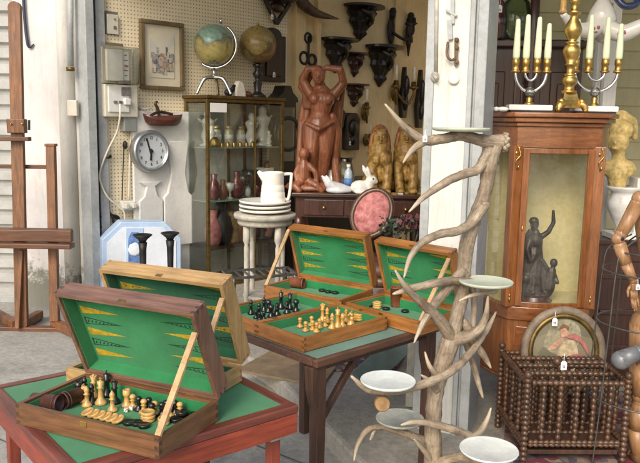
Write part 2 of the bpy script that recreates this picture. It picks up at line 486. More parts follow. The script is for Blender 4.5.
def pegboard():
    m, nt, b, N, L = nodes('pegboard')
    t = N('ShaderNodeTexCoord'); sp = N('ShaderNodeSeparateXYZ'); L(t.outputs['Object'], sp.inputs[0])
    def M(op, *a):
        x = N('ShaderNodeMath'); x.operation = op
        for i, q in enumerate(a):
            if isinstance(q, (int, float)): x.inputs[i].default_value = q
            else: L(q, x.inputs[i])
        return x.outputs[0]
    def cell(o):
        return M('SUBTRACT', M('FRACT', M('DIVIDE', o, .030)), .5)
    dx, dz = cell(sp.outputs[0]), cell(sp.outputs[2])
    d = M('ADD', M('MULTIPLY', dx, dx), M('MULTIPLY', dz, dz))
    hole = M('LESS_THAN', d, .040)
    n = noise(nt, 3, 7, .65); r = ramp(nt, (.76, .66, .45), (.86, .76, .56), .3, .65); L(n.outputs[0], r.inputs[0])
    L(mix(nt, hole, r.outputs[0], (.36, .285, .165)), b.inputs['Base Color'])
    b.inputs['Roughness'].default_value = .6
    return m
W['peg'] = pegboard()

def rugmat():
    m, nt, b, N, L = nodes('persian rug')
    t = N('ShaderNodeTexCoord'); v = N('ShaderNodeTexVoronoi'); v.inputs['Scale'].default_value = 26; L(t.outputs['Object'], v.inputs[0])
    r = N('ShaderNodeValToRGB'); e = r.color_ramp.elements
    e[0].color = (.19, .03, .035, 1); e[1].color = (.04, .035, .06, 1); e[1].position = .8
    x = e.new(.45); x.color = (.30, .22, .16, 1); x = e.new(.3); x.color = (.14, .03, .04, 1)
    L(v.outputs['Color'], r.inputs[0])
    L(r.outputs[0], b.inputs['Base Color']); b.inputs['Roughness'].default_value = .95
    n = noise(nt, 200, 3); bumpn(nt, b, n.outputs[0], .5, .004)
    return m
W['rug'] = rugmat()
W['mat'] = mat('coir mat', (.20, .145, .085), .95, .25, 8, .7, 160)

def globe_mat(name, sea, land, land2):
    m, nt, b, N, L = nodes(name)
    n = noise(nt, 2.1, 9, .6); r = ramp(nt, (0, 0, 0), (1, 1, 1), .535, .56); L(n.outputs[0], r.inputs[0])
    n2 = noise(nt, 7, 5); r2 = ramp(nt, land, land2, .4, .6); L(n2.outputs[0], r2.inputs[0])
    n3 = noise(nt, 30, 6); r3 = ramp(nt, mul(sea, .8), mul(sea, 1.15)); L(n3.outputs[0], r3.inputs[0])
    rc = N('ShaderNodeValToRGB'); e = rc.color_ramp.elements; e[0].position = .515; e[0].color = (1, 1, 1, 1); e[1].position = .585; e[1].color = (1, 1, 1, 1); x = e.new(.545); x.color = (.45, .42, .38, 1); L(n.outputs[0], rc.inputs[0])
    n4 = noise(nt, 26, 6, .8); r4 = ramp(nt, (.62, .58, .5), (1, 1, 1), .38, .46); L(n4.outputs[0], r4.inputs[0])
    tc = N('ShaderNodeTexCoord'); sx = N('ShaderNodeSeparateXYZ'); L(tc.outputs['Object'], sx.inputs[0])
    ma = N('ShaderNodeMath'); ma.operation = 'PINGPONG'; ma.inputs[1].default_value = .022; L(sx.outputs[2], ma.inputs[0])
    rl = ramp(nt, (.72,) * 3, (1,) * 3, .0006, .0014); L(ma.outputs[0], rl.inputs[0])
    col = mix(nt, 1.0, mix(nt, r.outputs[0], r3.outputs[0], r2.outputs[0]), rc.outputs[0], 'MULTIPLY')
    col = mix(nt, 1.0, mix(nt, .7, col, r4.outputs[0], 'MULTIPLY'), rl.outputs[0], 'MULTIPLY')
    L(col, b.inputs['Base Color'])
    b.inputs['Roughness'].default_value = .35; b.inputs['Coat Weight'].default_value = .2
    return m
def picture_mat(name, cols, scale, seed=0):
    m, nt, b, N, L = nodes(name)
    t = N('ShaderNodeTexCoord'); mp = N('ShaderNodeMapping'); mp.inputs['Location'].default_value = (seed, seed * .7, seed * .3); L(t.outputs['Object'], mp.inputs[0])
    n0 = N('ShaderNodeTexNoise'); n0.inputs['Scale'].default_value = scale; n0.inputs['Detail'].default_value = 7; L(mp.outputs[0], n0.inputs[0])
    v = N('ShaderNodeTexVoronoi'); v.inputs['Scale'].default_value = scale * 1.6; L(mp.outputs[0], v.inputs[0])
    r = N('ShaderNodeValToRGB'); e = r.color_ramp.elements
    e[0].position = .3; e[1].position = .7; e[0].color = (*cols[0], 1); e[1].color = (*cols[-1], 1)
    for i, c in enumerate(cols[1:-1]):
        x = e.new(.3 + .4 * (i + 1) / (len(cols) - 1)); x.color = (*c, 1)
    L(mix(nt, .45, n0.outputs[1], v.outputs['Color']), r.inputs[0])
    L(r.outputs[0], b.inputs['Base Color']); b.inputs['Roughness'].default_value = .6
    return m
def damask():
    m, nt, b, N, L = nodes('gold damask')
    n = noise(nt, 48, 2, .4); r = ramp(nt, (.52, .45, .215), (.565, .49, .245), .46, .54); L(n.outputs[0], r.inputs[0])
    n2 = noise(nt, 300, 2); L(r.outputs[0], b.inputs['Base Color']); b.inputs['Roughness'].default_value = .7
    bumpn(nt, b, n2.outputs[0], .3, .001)
    return m
W['damask'] = damask()
# ================================================================== setting
m = MB(); m.poly([(-30, -20, 0), (30, -20, 0), (30, 40, 0), (-30, 40, 0)])
struct(m.build('ground', W['pave']))
# raised shop floor and its rounded step
k0 = on(300, 418, 0); k1 = on(342, 463, 0)
kd = (k1 - k0).normalized()
e_pts = [shop(.05, -.02), k0 - kd * 1.05 + Vector((-.16, .05, 0)), k0 - kd * .45, k0, k1, k1 + kd * .9, k1 + kd * 1.3 + Vector((.5, -.45, 0)), Vector((3.2, .9, 0))]
m = MB()
m.slab([(p.x, p.y) for p in e_pts] + [(5.5, .9), (5.5, 11), (1.2, 11), (-1.82 + .1, 5.64 + .3)], -.05, FL)
struct(m.build('shop_floor', W['step'], bevel=.018))
# paving joints of the street
m = MB()
for a, b in (((0, 440), (52, 463)), ((0, 388), (30, 410)), ((200, 424), (300, 463))):
    p, q = on(*a, 0), on(*b, 0)
    d = (q - p).normalized()
    p = p - d * 1.2; q = q + d * 1.5; s = Vector((-d.y, d.x, 0)) * .0035
    m.poly([(p + s) + Vector((0, 0, .004)), (p - s) + Vector((0, 0, .004)), (q - s) + Vector((0, 0, .004)), (q + s) + Vector((0, 0, .004))])
struct(m.build('pavement_joint', mat('dirty joint', (.10, .10, .09), .95, .3)))

# --- left: neighbouring wall and shutter
Yw = 5.75
xs, xw, xc = at(21, 200, Yw).x, at(62, 200, Yw).x, at(80, 200, Yw).x
m = MB(); m.box(((xs + xc) / 2, Yw + .14, 1.75), (xc - xs, .28, 3.5)); m.box((xs - 1.5, Yw + .14, 3.15), (3.0, .279, .7)); m.box((xs - 3.25, Yw + .14, 1.75), (.5, .278, 3.5))
wl = tag(m.build('plaster_wall', W['plaster']), 'white plaster wall with a peeling dirty foot behind the easel', 'wall')
m = MB(); m.slab([(xw - .0 + .01 + (xc - xw) / 2 + (xc - xw) * .52 * math.cos(a), Yw + .02 - .13 * math.sin(a)) for a in [PI * i / 14 for i in range(14, -1, -1)]], -.01, 3.3, True)
tag(m.build('rounded_pilaster', W['plaster_grey']), 'grey white rounded pilaster at the left end of the shop opening', 'pilaster')
sh = thing('roller_shutter', 'pale grey ribbed metal roller shutter behind the tall easel', 'shutter', (xs, Yw + .16, 0))
pr = []
zt = 0.04
while zt < 2.8:
    pr += [(zt, .012), (zt + .014, -.030), (zt + .088, -.036), (zt + .098, .006), (zt + .104, .012)]
    zt += .122
m = MB()
for (z0, y0), (z1, y1) in zip(pr, pr[1:]):
    m.poly([(0.02, y0, z0), (0.02, y1, z1), (-3, y1, z1), (-3, y0, z0)])
m.build('slat_curtain', mat('grey shutter paint', (.44, .44, .415), .5, .14, 4, .1, 40), sh)
m = MB(); m.box((.0, -.02, 1.45), (.05, .09, 2.9)); m.build('guide_rail', W['steel'], sh, .004)
m = MB(); m.box((-1.5, -.02, .03), (3, .06, .06)); m.build('bottom_bar', W['steel'], sh, .004)
# hanging cable at the top of the white wall
p0, p1 = at(23, -25, Yw - .02), at(28, 45, Yw - .02)
m = MB(); m.tube([p0, at(24, 10, Yw - .02), p1, at(34, 44, Yw - .01)], [.011, .012, .012, .004], 8, 5)
tag(m.build('hanging_cable', W['cable']), 'dark bluish cable end hanging down the white wall by the easel top', 'cable')
# conduit and box on the pilaster
m = MB(); m.tube([at(70.5, -40, Yw - .16), at(70.5, 66, Yw - .16)], .022, 10, 1)
cd = tag(m.build('conduit_pipe', W['steel']), 'grey vertical conduit pipe ending halfway down beside the shop opening', 'pipe')
m = MB(); m.lathe([(.032, 0), (.032, .03)], 12, at(70.5, 71, Yw - .16)); m.build('end_collar', W['brass_old'], cd)
p = at(73, 108, Yw - .15)
m = MB(); m.box(p, (.075, .05, .12)); m.build
tag(m.build('junction_box', W['plastic'], None, .005), 'small white junction box below the end of the conduit pipe', 'electrical box')

# --- jamb of the shop opening
jb = thing('door_jamb', 'blue grey steel jamb with a black gap at the left of the shop opening', 'door jamb', J, ROTU)
def wcoord(px, off=0, py=150):
    return (wall(px, py, off) - J).dot(U)
m = MB(); m.box((-.0, -.01, 1.5), (.07, .16, 3.0)); m.build('steel_post', W['steel'], jb, .004)
m = MB(); m.box((.055, .02, 1.5), (.04, .1, 3.0)); m.build('dark_gap', W['gap'], jb)
m = MB(); m.box((.115, .0, 1.5), (.075, .08, 3.0)); m.build('inner_strip', W['steel'], jb, .004)
# fill between pilaster and jamb
pj = J
m = MB(); m.slab([(xc - .02, Yw + .02), (xc + .02, Yw - .08), (J.x - .02, J.y + .03), (J.x - .0, J.y + .13), (xc + .05, Yw + .2)], 0, 3.2)
tag(m.build('reveal_wall', W['plaster_grey']), 'narrow white reveal between the rounded pilaster and the steel jamb', 'wall')

# --- side wall of the shop
aP = wcoord(286)
m = MB(); m.M = Matrix()
pw = thing('pegboard_wall', 'cream pegboard lining on the long wall of the shop', 'wall', J + Vector((0, 0, FL)), ROTU)
m.box(((aP + .15) / 2, .03, 1.6), (aP - .15, .06, 3.2)); m.build('panel', W['peg'], pw)
m = MB(); m.box((aP / 2, .015, .06), (aP, .05, .12)); m.build('skirting', W['whitewood'], pw)
iw = thing('painted_wall', 'plain cream painted wall deeper inside the shop behind the carved brackets', 'wall', J + Vector((0, 0, FL)), ROTU)
m = MB(); m.box(((aP + 5.4) / 2, .04, 1.6), (5.4 - aP, .06, 3.2)); m.build('wall_face', W['cream'], iw)
for pxa, w in ((297, .13), (315, .05)):
    m = MB(); a = wcoord(pxa); m.box((a, -.01, 1.6), (w, .06, 3.2)); m.build('pilaster_strip', W['cream'], iw, .004)
m = MB(); m.box((wcoord(391), -.0, 1.6), (.03, .04, 3.2)); m.build('pilaster_strip', W['cream'], iw, .004)
# back wall, ceiling, lintel
m = MB(); p, q = shop(5.4, -.1), shop(5.4, 6)
m.slab([(p.x, p.y), (q.x, q.y), (q.x + .1, q.y + .1), (p.x + .1, p.y + .1)], FL, 3.3)
tag(m.build('back_wall', W['cream']), 'dim cream wall at the far end of the shop', 'wall')
m = MB()
for a0_, a1_, b0_, b1_ in ((0, 1.5, -.1, 6.5), (1.5, 4.9, -.1, 1.3), (1.5, 4.9, 3.25, 6.5), (4.9, 5.5, -.1, 6.5)):  # leaves an unseen opening, added so daylight reaches the rear
    m.slab([(p.x, p.y) for p in (shop(a0_, b0_), shop(a0_, b1_), shop(a1_, b1_), shop(a1_, b0_))], 3.3, 3.4)
struct(m.build('ceiling', W['whitewood']))
m = MB(); m.slab([(p.x, p.y) for p in (shop(-.12, -.3), shop(-.12, 6.5), shop(.1, 6.5), shop(.1, -.3))], 2.85, 3.6)
tag(m.build('lintel_wall', W['plaster']), 'white wall band above the shop opening', 'wall')

# --- pillar between the two openings
pl0 = at(427, 100, 3.30)
a0 = (Vector((pl0.x, pl0.y, 0)) - J)
pil = thing('shop_pillar', 'tall white painted pillar with blue grey steel edges between the two shop openings', 'pillar', (pl0.x, pl0.y, 0), math.atan2(V.y, V.x) + R(22))
# local x runs along the face to the right, local -y looks at the street
m = MB(); m.box((.012, .1, 1.5), (.04, .24, 3.1)); m.build('steel_edge', W['steel'], pil, .004)
m = MB(); m.box((.107, .11, 1.5), (.15, .25, 3.1)); m.build('white_face', W['pillar'], pil, .003)
m = MB(); m.box((.194, .10, 1.5), (.022, .25, 3.1)); m.box((.211, .108, 1.5), (.012, .23, 3.1)); m.build('grooved_post', W['steel'], pil, .004)
m = MB(); m.box((.239, .10, 1.5), (.044, .24, 3.1)); m.build('steel_edge', W['steel'], pil, .004)
def pilpt(px, py, off=.018):
    o = Vector((pl0.x, pl0.y, 0)); x = Matrix.Rotation(math.atan2(V.y, V.x) + R(22), 3, 'Z') @ Vector((1, 0, 0)); n = Vector((x.y, -x.x, 0))
    d = ray(px, py); t = (off - (EYE - o).dot(n)) / d.dot(n); return EYE + d * t
m = MB(); m.tube([pilpt(437, -30), pilpt(436, 74)], .009, 8, 1); m.ball(pilpt(435, 77), (.02, .02, .025)); m.tube([pilpt(433, 74, .03), pilpt(437, 79, .05)], .008, 6, 1)
tag(m.build('bolt_rod', W['stand']), 'rusty bolt rod running down the left side of the white pillar face', 'door bolt')
m = MB(); p = pilpt(453, -20); q = pilpt(453, 24)
m.bar(p, q, .02, .018); m.bar(pilpt(450, 20), pilpt(451, 40), .025, .02); 
m.bar(pilpt(446, 10, .025), pilpt(457, 16, .025), .01, .01)
lk = tag(m.build('door_latch', W['steel'], None, .002), 'worn door latch with a rusty lock plate high on the white pillar', 'latch')
m = MB(); m.bar(pilpt(456, 38), pilpt(456, 66), .028, .012, (1, 0, 0)); m.tube([pilpt(448, 42, .03), pilpt(447, 54, .045), pilpt(451, 60, .04), pilpt(456, 58, .03)], .006, 6, 4)
for y in (40, 48, 62): m.ball(pilpt(457, y, .03), .01, 8)
m.build('lock_plate', mat('rusty iron', (.20, .13, .08), .7, .4, 40, .4, 120, .4), lk)
m = MB(); q = pilpt(454, 79, .020)
m.M = Matrix.Translation(q) @ Matrix.Rotation(math.atan2(V.y, V.x) + R(22), 4, 'Z') @ Matrix.Rotation(PI / 2, 4, 'X'); m.lathe([(.024, 0), (.024, .006), (.015, .008)], 16)
tag(m.build('cover_disc', W['ivory']), 'small round pale cover disc on the pillar below the latch', 'cover')

# --- right bay: wall built as shutter slats reflected in a mirror, and jamb
m = MB(); m.box((2.6, 5.05, 1.7), (3.3, .06, 3.2))
for i in range(26): m.box((2.6, 5.017, .16 + i * .122), (3.29, .012, .112))
tag(m.build('mirrored_slat_wall', W['mirrored_slats']), 'pale green slatted wall standing in for a mirror reflection behind the right opening', 'wall')
m = MB(); p = at(613, 60, 4.25); m.box((p.x + .0, 4.3, 1.6), (.075, .08, 3.1)); m.box((p.x - .055, 4.33, 1.6), (.03, .05, 3.1))
tag(m.build('cream_post', W['pillar'], None, .004), 'cream upright post behind the right candelabra', 'post')

# ================================================================== easel
ez = .0
b0 = on(18, 330, 0)
Ye = b0.y
def ept(px, py, dy=0): return at(px, py, Ye + dy) - Vector((b0.x, Ye, 0))
es = thing('studio_easel', 'tall brown wooden studio easel standing in front of the shutter', 'easel', (b0.x, Ye, 0), 0)
def ebar(name, a, b, w, h, mt='easel', dy0=0, dy1=0, up=(0, 1, 0)):
    m = MB(); m.bar(ept(*a, dy0), ept(*b, dy1), w, h, up); return m.build(name, W[mt], es, .004)
mt_ = ebar('mast', (22, 326), (15, 8), .088, .04, dy0=0, dy1=.14)
m = MB(); t = ept(15, 8, .14); m.M = Matrix.Translation(t) @ Matrix.Rotation(PI / 2, 4, 'X'); m.lathe([(.044, -.02), (.044, .02)], 24); m.build('rounded_tip', W['easel'], mt_)
ebar('side_post', (55, 321), (51, 145), .062, .05, dy0=0, dy1=.10)
ebar('side_post', (-14, 330), (-20, 146), .062, .05, dy0=0, dy1=.10)
m = MB(); t = ept(51, 145, .10); m.box(t, (.075, .06, .02)); m.build('post_cap', W['easel'], es, .004)
ebar('cross_rail', (-24, 166), (55, 167), .028, .03, 'easel_x', .13, .13)
ebar('top_holder', (-3, 139), (30, 139), .03, .06, 'easel_x', .03, .03)
m = MB(); p = ept(17, 126, .05); m.box(p, (.125, .06, .10)); hb = m.build('sliding_block', W['easel'], es, .006)
for px in (11, 22):
    m = MB(); m.ball(ept(px, 124, .01), .008, 8); m.build('brass_screw', W['brass'], hb)
m = MB(); m.bar(ept(29, 120, .03), ept(29, 130, .03), .014, .014); m.build('wing_knob', W['iron'], hb)
m = MB(); m.box(ept(16, 235, -.06), (.80, .055, .085)); m.box(ept(16, 245, -.09), (.80, .10, .035)); m.box(ept(16, 232, -.01), (.80, .04, .06)); m.build('canvas_tray', W['easel_x'], es, .006)
m = MB(); m.bar(ept(18, 328, -.05), ept(22, 250, .02), .03, .05, (0, 1, 0)); m.build('inner_post', W['easel'], es, .003)
m = MB(); m.box(ept(17, 331, .0), (.80, .07, .075)); m.build('foot_rail', W['easel_x'], es, .006)
for a, b in (((54, 330, .06), (82, 343, -.25)), ((-14, 332, .06), (-46, 346, -.25)), ((22, 330, -.02), (40, 318, .28)), ((16, 330, -.02), (-4, 318, .28))):
    m = MB(); p = ept(*a); q = ept(*b); p.z = q.z = .045; m.bar(p, q, .06, .06); o = m.build('foot_beam', W['easel'], es, .006)
for a in ((82, 343, -.25), (-46, 346, -.25), (40, 318, .28)):
    p = ept(*a); m = MB(); m.ball((p.x, p.y, .022), .022, 10); m.build('castor', W['iron'], es)

# ================================================================== things on the pegboard wall
def onwall(name, label, cat, px, py, off=0.0, group=None):
    p = wall(px, py, off)
    return thing(name, label, cat, p, ROTU, group)
def wlen(pa, pb, off=0): return (wall(*pb, off) - wall(*pa, off)).length
def wl(px, py, root, off=0.0):                       # wall point in the local frame of a thing on the wall
    p = wall(px, py, off) - root.location
    return Vector((p.dot(U), -p.dot(V), p.z))
# socket plate
t = onwall('switch_plate', 'pale switch plate in a rough cut hole above the meter', 'switch', 110, 23)
w, h = wlen((103, 23), (117, 23)), wlen((110, 12), (110, 34))
m = MB(); m.box((0, -.003, 0), (w * 1.02, .006, h * 1.05)); m.build('hole', W['ink_grey'], t)
m = MB(); m.box((w * .1, -.014, -.01), (w * .8, .02, h * .9)); pt = m.build('plate', W['plastic'], t, .004)
for zz_, s_ in ((.18, .012), (-.2, .022)):
    m = MB(); m.box((w * .22, -.027, h * zz_), (s_, .008, s_)); m.build('button', W['ink_grey'], pt)
# meter and breaker box
t = onwall('electric_meter', 'electricity meter under a clear cover on the pegboard', 'meter', 114, 66)
w, h = wlen((100, 66), (131, 66)), wlen((115, 48), (115, 84))
m = MB(); m.box((0, -.03, 0), (w * .96, .06, h)); m.build('base', W['plastic'], t, .008)
m = MB(); m.box((-w * .15, -.075, 0), (w * .52, .03, h * .86)); m.build('meter_body', W['white'], t, .006)
m = MB(); m.box((w * .22, -.07, .0), (w * .2, .012, h * .8)); st = m.build('printed_strip', W['paper'], t)
m = MB()
for k in range(5): m.box((w * .22, -.078, h * (.3 - .14 * k)), (w * (.08 + .05 * (k % 2)), .002, .008))
m.build('print', W['ink_grey'], st)
m = MB(); m.box((w * .24, -.079, 0), (.03, .002, .014)); m.build('red_mark', mat('red mark', (.45, .08, .05)), st)
m = MB(); m.box((w * .16, -.075, -h * .45), (w * .4, .03, .03)); m.build('terminal_cover', W['ink_grey'], t, .003)
m = MB(); m.box((0, -.105, 0), (w, .09, h * 1.02)); m.build('clear_cover', W['clear'], t)
m = MB(); m.box((-w * .12, -.02, h * .56), (w * .7, .04, .035)); m.build('hood', mat('rusty hood', (.16, .12, .07)), t)
t = onwall('breaker_box', 'cream breaker box with a cable plugged in under the meter', 'electrical box', 116, 101)
w, h = wlen((100, 101), (133, 101)), wlen((116, 85), (116, 117))
m = MB(); m.box((0, -.045, 0), (w, .09, h)); m.build('box', W['plastic'], t, .008)
m = MB(); m.box((-w * .1, -.095, h * .05), (w * .62, .012, h * .8)); m.build('cover', W['white'], t, .004)
for c_, s_ in (((w * .1, -.105, h * .30), (w * .26, .016, h * .26)), ((-w * .22, -.105, -.01), (w * .1, .012, .02)), ((-w * .06, -.105, -.01), (w * .1, .012, .02))):
    m = MB(); m.box(c_, s_); m.build('switch', W['ink_grey'], t, .002)
m = MB(); m.box((w * .12, -.112, -.005), (.05, .03, .05)); m.build('plug', W['white'], t, .005)
m = MB(); m.box((w * .28, -.04, -h * .72), (w * .36, .07, h * .46)); m.build('grey_switch', W['grey_plastic'], t, .004)
# cable and power strip
m = MB()
pts = [wall(x, y, o) for x, y, o in ((120, 104, .14), (120, 116, .16), (117, 132, .10), (108, 150, .06), (101, 168, .05), (100, 180, .05), (107, 196, .06), (118, 206, .07), (124, 212, .08), (125, 220, .08))]
m.tube(pts, .0085, 8, 6)
tag(m.build('power_cable', W['cord']), 'cream cable looping from the breaker box down to the power strip', 'cable')
m = MB(); m.tube([wall(131, 92, .05), wall(134, 100, .06), wall(133, 118, .03), wall(130, 150, .03), wall(129, 200, .04)], .008, 8, 6)
tag(m.build('thin_cable', W['cord']), 'straight cream cable running down the wall beside the clock', 'cable')
t = onwall('power_strip', 'cream power socket with hanging cables above the blue box', 'socket', 126, 205)
m = MB(); m.box((0, -.03, 0), (.13, .05, .075)); m.build('socket_body', W['white'], t, .008)
for x in (-.035, .03):
    m = MB(); m.box((x, -.07, .0), (.035, .045, .04)); m.build('plug', W['plastic'], t, .006)
# hook rail + iron carpet beater + spoon
t = onwall('carpet_beater', 'dark twisted iron carpet beater hanging on the pegboard', 'carpet beater', 106, 158, .03)
m = MB()
def bt(*q): return [wl(x, y, t, .03) for x, y in q]
m.tube(bt((108, 157), (105, 160), (108, 190), (109, 212)), .010, 8, 5)
m.tube(bt((111, 156), (107, 158), (104, 157)), .012, 8, 4)
m.build('handle', W['iron'], t)
m = MB()
m.tube(bt((109, 212), (101, 217), (98, 223), (103, 228), (112, 228), (119, 224), (118, 217), (112, 215), (109, 212)), .010, 8, 6)
m.tube(bt((109, 214), (104, 219), (107, 226), (114, 226), (112, 216)), .009, 8, 6)
m.tube(bt((98, 218), (109, 215), (121, 221)), .008, 8, 5)
m.build('loop_head', W['iron'], t)
m = MB(); m.tube([wall(124, 143, .03), wall(122, 200, .03)], .005, 6, 1); m.ball(wall(125, 145, .04), (.02, .012, .035))
tag(m.build('iron_spoon', W['iron']), 'thin dark iron spoon hanging beside the carpet beater', 'spoon')
# framed picture
t = onwall('framed_picture', 'framed watercolour of buildings on the pegboard', 'picture', 161, 56, .012)
w, h = wlen((139, 56), (182, 56)), wlen((161, 22), (161, 91))
m = MB()
fw = .035
for (cx, cz, sx, sz) in ((0, h / 2 - fw / 2, w, fw), (0, -h / 2 + fw / 2, w, fw), (-w / 2 + fw / 2, 0, fw, h - 2 * fw), (w / 2 - fw / 2, 0, fw, h - 2 * fw)):
    m.box((cx, -.02, cz), (sx, .04, sz))
m.build('frame', wood('picture frame wood', (.10, .07, .03), (.24, .17, .08), 'Z', .5), t, .008)
m = MB(); m.box((0, -.008, 0), (w - 2 * fw, .012, h - 2 * fw)); mm = m.build('mount', mat('picture mount', (.62, .56, .42), .8, .06), t)
m = MB(); m.box((0, -.0165, -.005), (w * .56, .004, h * .62)); m.build('painting', picture_mat('watercolour sky', ((.50, .50, .48), (.62, .58, .47), (.55, .50, .40)), 5), mm)
m = MB()
rnd = random.Random(4)
for i in range(70):
    x, z = rnd.uniform(-.10, .10), rnd.uniform(-.125, .0) + (.045 if rnd.random() < .25 else 0); a, b = rnd.uniform(.008, .026), rnd.uniform(.010, .036); m.mi = rnd.choice((0, 0, 1, 2, 3, 4))
    q4 = [(x + sx_ * a * rnd.uniform(.8, 1), z + sz_ * b * rnd.uniform(.8, 1)) for sx_, sz_ in ((-1, -1), (1, -1), (1, 1), (0, 1.15), (-1, 1))]
    m.poly([(u_ * w / .45, -.0195 - .00012 * i, v_ * h / .55) for u_, v_ in q4])
m.build('painted_buildings', [picture_mat('watercolour houses', ((.22, .20, .18), (.38, .27, .18), (.48, .42, .32), (.30, .30, .32)), 40, 3)] + [mat('wash %d' % k, c, .8, .3, 50, 0) for k, c in enumerate(((.27, .28, .30), (.36, .24, .16), (.50, .46, .37), (.16, .14, .13)))], mm, fixn=False)
# carved boat basket on a hook
t = onwall('carved_basket', 'dark red carved boat shaped basket with an upright handle', 'basket', 163, 118, .10)
m = MB()
prof = [(-.20, .02), (-.17, -.035), (-.11, -.065), (.10, -.065), (.16, -.035), (.21, .015)]
for i in range(8):
    pass
m.M = Matrix()
rings = []
for s_, z0 in ((1.0, 0.0), (.97, -.02), (.88, -.045), (.74, -.065)):
    rings.append([m.v((.185 * s_ * math.cos(2 * PI * k / 24), .075 * s_ * math.sin(2 * PI * k / 24), z0 + .035 * abs(math.cos(2 * PI * k / 24)) ** 3 * (1 if z0 > -.03 else .3))) for k in range(24)])
for A, B in zip(rings, rings[1:]):
    for k in range(24): m.f([A[k], A[(k + 1) % 24], B[(k + 1) % 24], B[k]], True)
m.f(rings[-1]); m.f(rings[0])
m.build('hull', wood('dark red carved wood', (.05, .012, .008), (.14, .045, .03), 'X', .35, .4), t)
m = MB(); m.tube([(-.03, 0, -.03), (-.045, 0, .06), (-.07, 0, .115), (-.05, 0, .13)], [.012, .014, .012, .009], 8, 5); m.tube([(-.13, -.03, .02), (-.03, 0, .05), (.08, -.02, .03)], .012, 8, 4); m.build('handle', W['corbel_red'], t)
m = MB(); m.tube([wall(138, 107, .0), wall(142, 109, .06), wall(152, 108, .10)], .005, 6, 4)
tag(m.build('wall_hook', W['steel']), 'thin metal hook holding the carved basket', 'hook')
# white carved panels standing under the clock
t = thing('carved_screen', 'white painted carved wooden screen leaning on the wall under the clock', 'screen', wall(164, 250, .06) * 1, ROTU)
t.location.z = FL
x0, x1 = wl(134, 160, t, .06).x, wl(190, 160, t, .06).x
ztop = wall(160, 111, .06).z - FL
m = MB(); m.box(((x0 + x1) / 2, .02, ztop / 2), (x1 - x0, .03, ztop)); m.build('board', W['whitewood'], t, .004)
m = MB()
bx0, bx1 = wl(162, 160, t, .06).x, x1
zt1, zb1 = wall(175, 141, .06).z - FL, wall(175, 245, .06).z - FL
# baluster silhouette cut in relief
cx = (bx0 + bx1) / 2; hw = (bx1 - bx0) / 2
out = [(cx - hw, zb1), (cx + hw, zb1), (cx + hw, zb1 + .42), (cx + hw * .72, zb1 + .46), (cx + hw * .5, zb1 + .62), (cx + hw * .72, zt1 - .04), (cx + hw * .6, zt1), (cx - hw * .6, zt1), (cx - hw * .7, zt1 - .05), (cx - hw * .45, zb1 + .62), (cx - hw * .72, zb1 + .46), (cx - hw, zb1 + .42)]
m.prism(out, -.03, .004); m.build('relief_baluster', W['whitewood'], t, .006)
m = MB()
cx2 = (x0 + bx0) / 2 + .01; hw2 = (bx0 - x0) / 2 - .02
out2 = [(cx2 - hw2, zb1), (cx2 + hw2, zb1), (cx2 + hw2, zb1 + .4), (cx2 + hw2 * .55, zb1 + .44), (cx2 + hw2 * .35, zb1 + .52), (cx2 + hw2 * .95, zb1 + .56), (cx2 - hw2 * .95, zb1 + .56), (cx2 - hw2 * .35, zb1 + .52), (cx2 - hw2 * .55, zb1 + .44), (cx2 - hw2, zb1 + .4)]
m.prism(out2, -.024, .004); m.build('relief_urn', W['whitewood'], t, .006)
# clock
t = onwall('wall_clock', 'round silver wall clock on the white panel', 'clock', 149, 151, .085)
rr = wlen((149, 131), (149, 173), .06) / 2
m = MB(); m.M = Matrix.Rotation(PI / 2, 4, 'X')
m.lathe([(rr * .98, -.02), (rr * 1.0, .02), (rr * .97, .045), (rr * .90, .06), (rr * .84, .055), (rr * .80, .04), (rr * .78, .03)], 48); m.build('case', W['silver'], t)
m = MB(); m.M = Matrix.Rotation(PI / 2, 4, 'X'); m.lathe([(rr * .79, .028), (rr * .79, .034)], 40); dl = m.build('dial', W['dial'], t)
m = MB()
for k in range(12):
    a = PI / 2 - k * PI / 6
    cu = bpy.data.curves.new('numeral', 'FONT'); cu.body = str(k if k else 12); cu.size = rr * .20; cu.align_x = 'CENTER'; cu.align_y = 'CENTER'; cu.extrude = .0008
    o = bpy.data.objects.new('numeral', cu); C.objects.link(o)
    bpy.context.view_layer.update()
    me = o.to_mesh()
    vs = [m.v((v.co.x + rr * .62 * math.cos(a), -.0355 - v.co.z, v.co.y + rr * .62 * math.sin(a))) for v in me.vertices]
    for f in me.polygons: m.f([vs[i] for i in f.vertices])
    o.to_mesh_clear(); bpy.data.objects.remove(o); bpy.data.curves.remove(cu)
m.build('numerals', W['ink'], dl)
m = MB()
def hand(a, L, w, y): m.bar((-math.sin(a) * -.02, y, -math.cos(a) * .02), (math.sin(a) * L, y, math.cos(a) * L), w, .003, (0, 1, 0))
hand(R(-22), rr * .66, .012, -.038); hand(R(187), rr * .44, .016, -.041)
m.M = Matrix.Rotation(PI / 2, 4, 'X'); m.lathe([(.014, .036), (.014, .044)], 12); m.build('hands', W['ink'], dl)
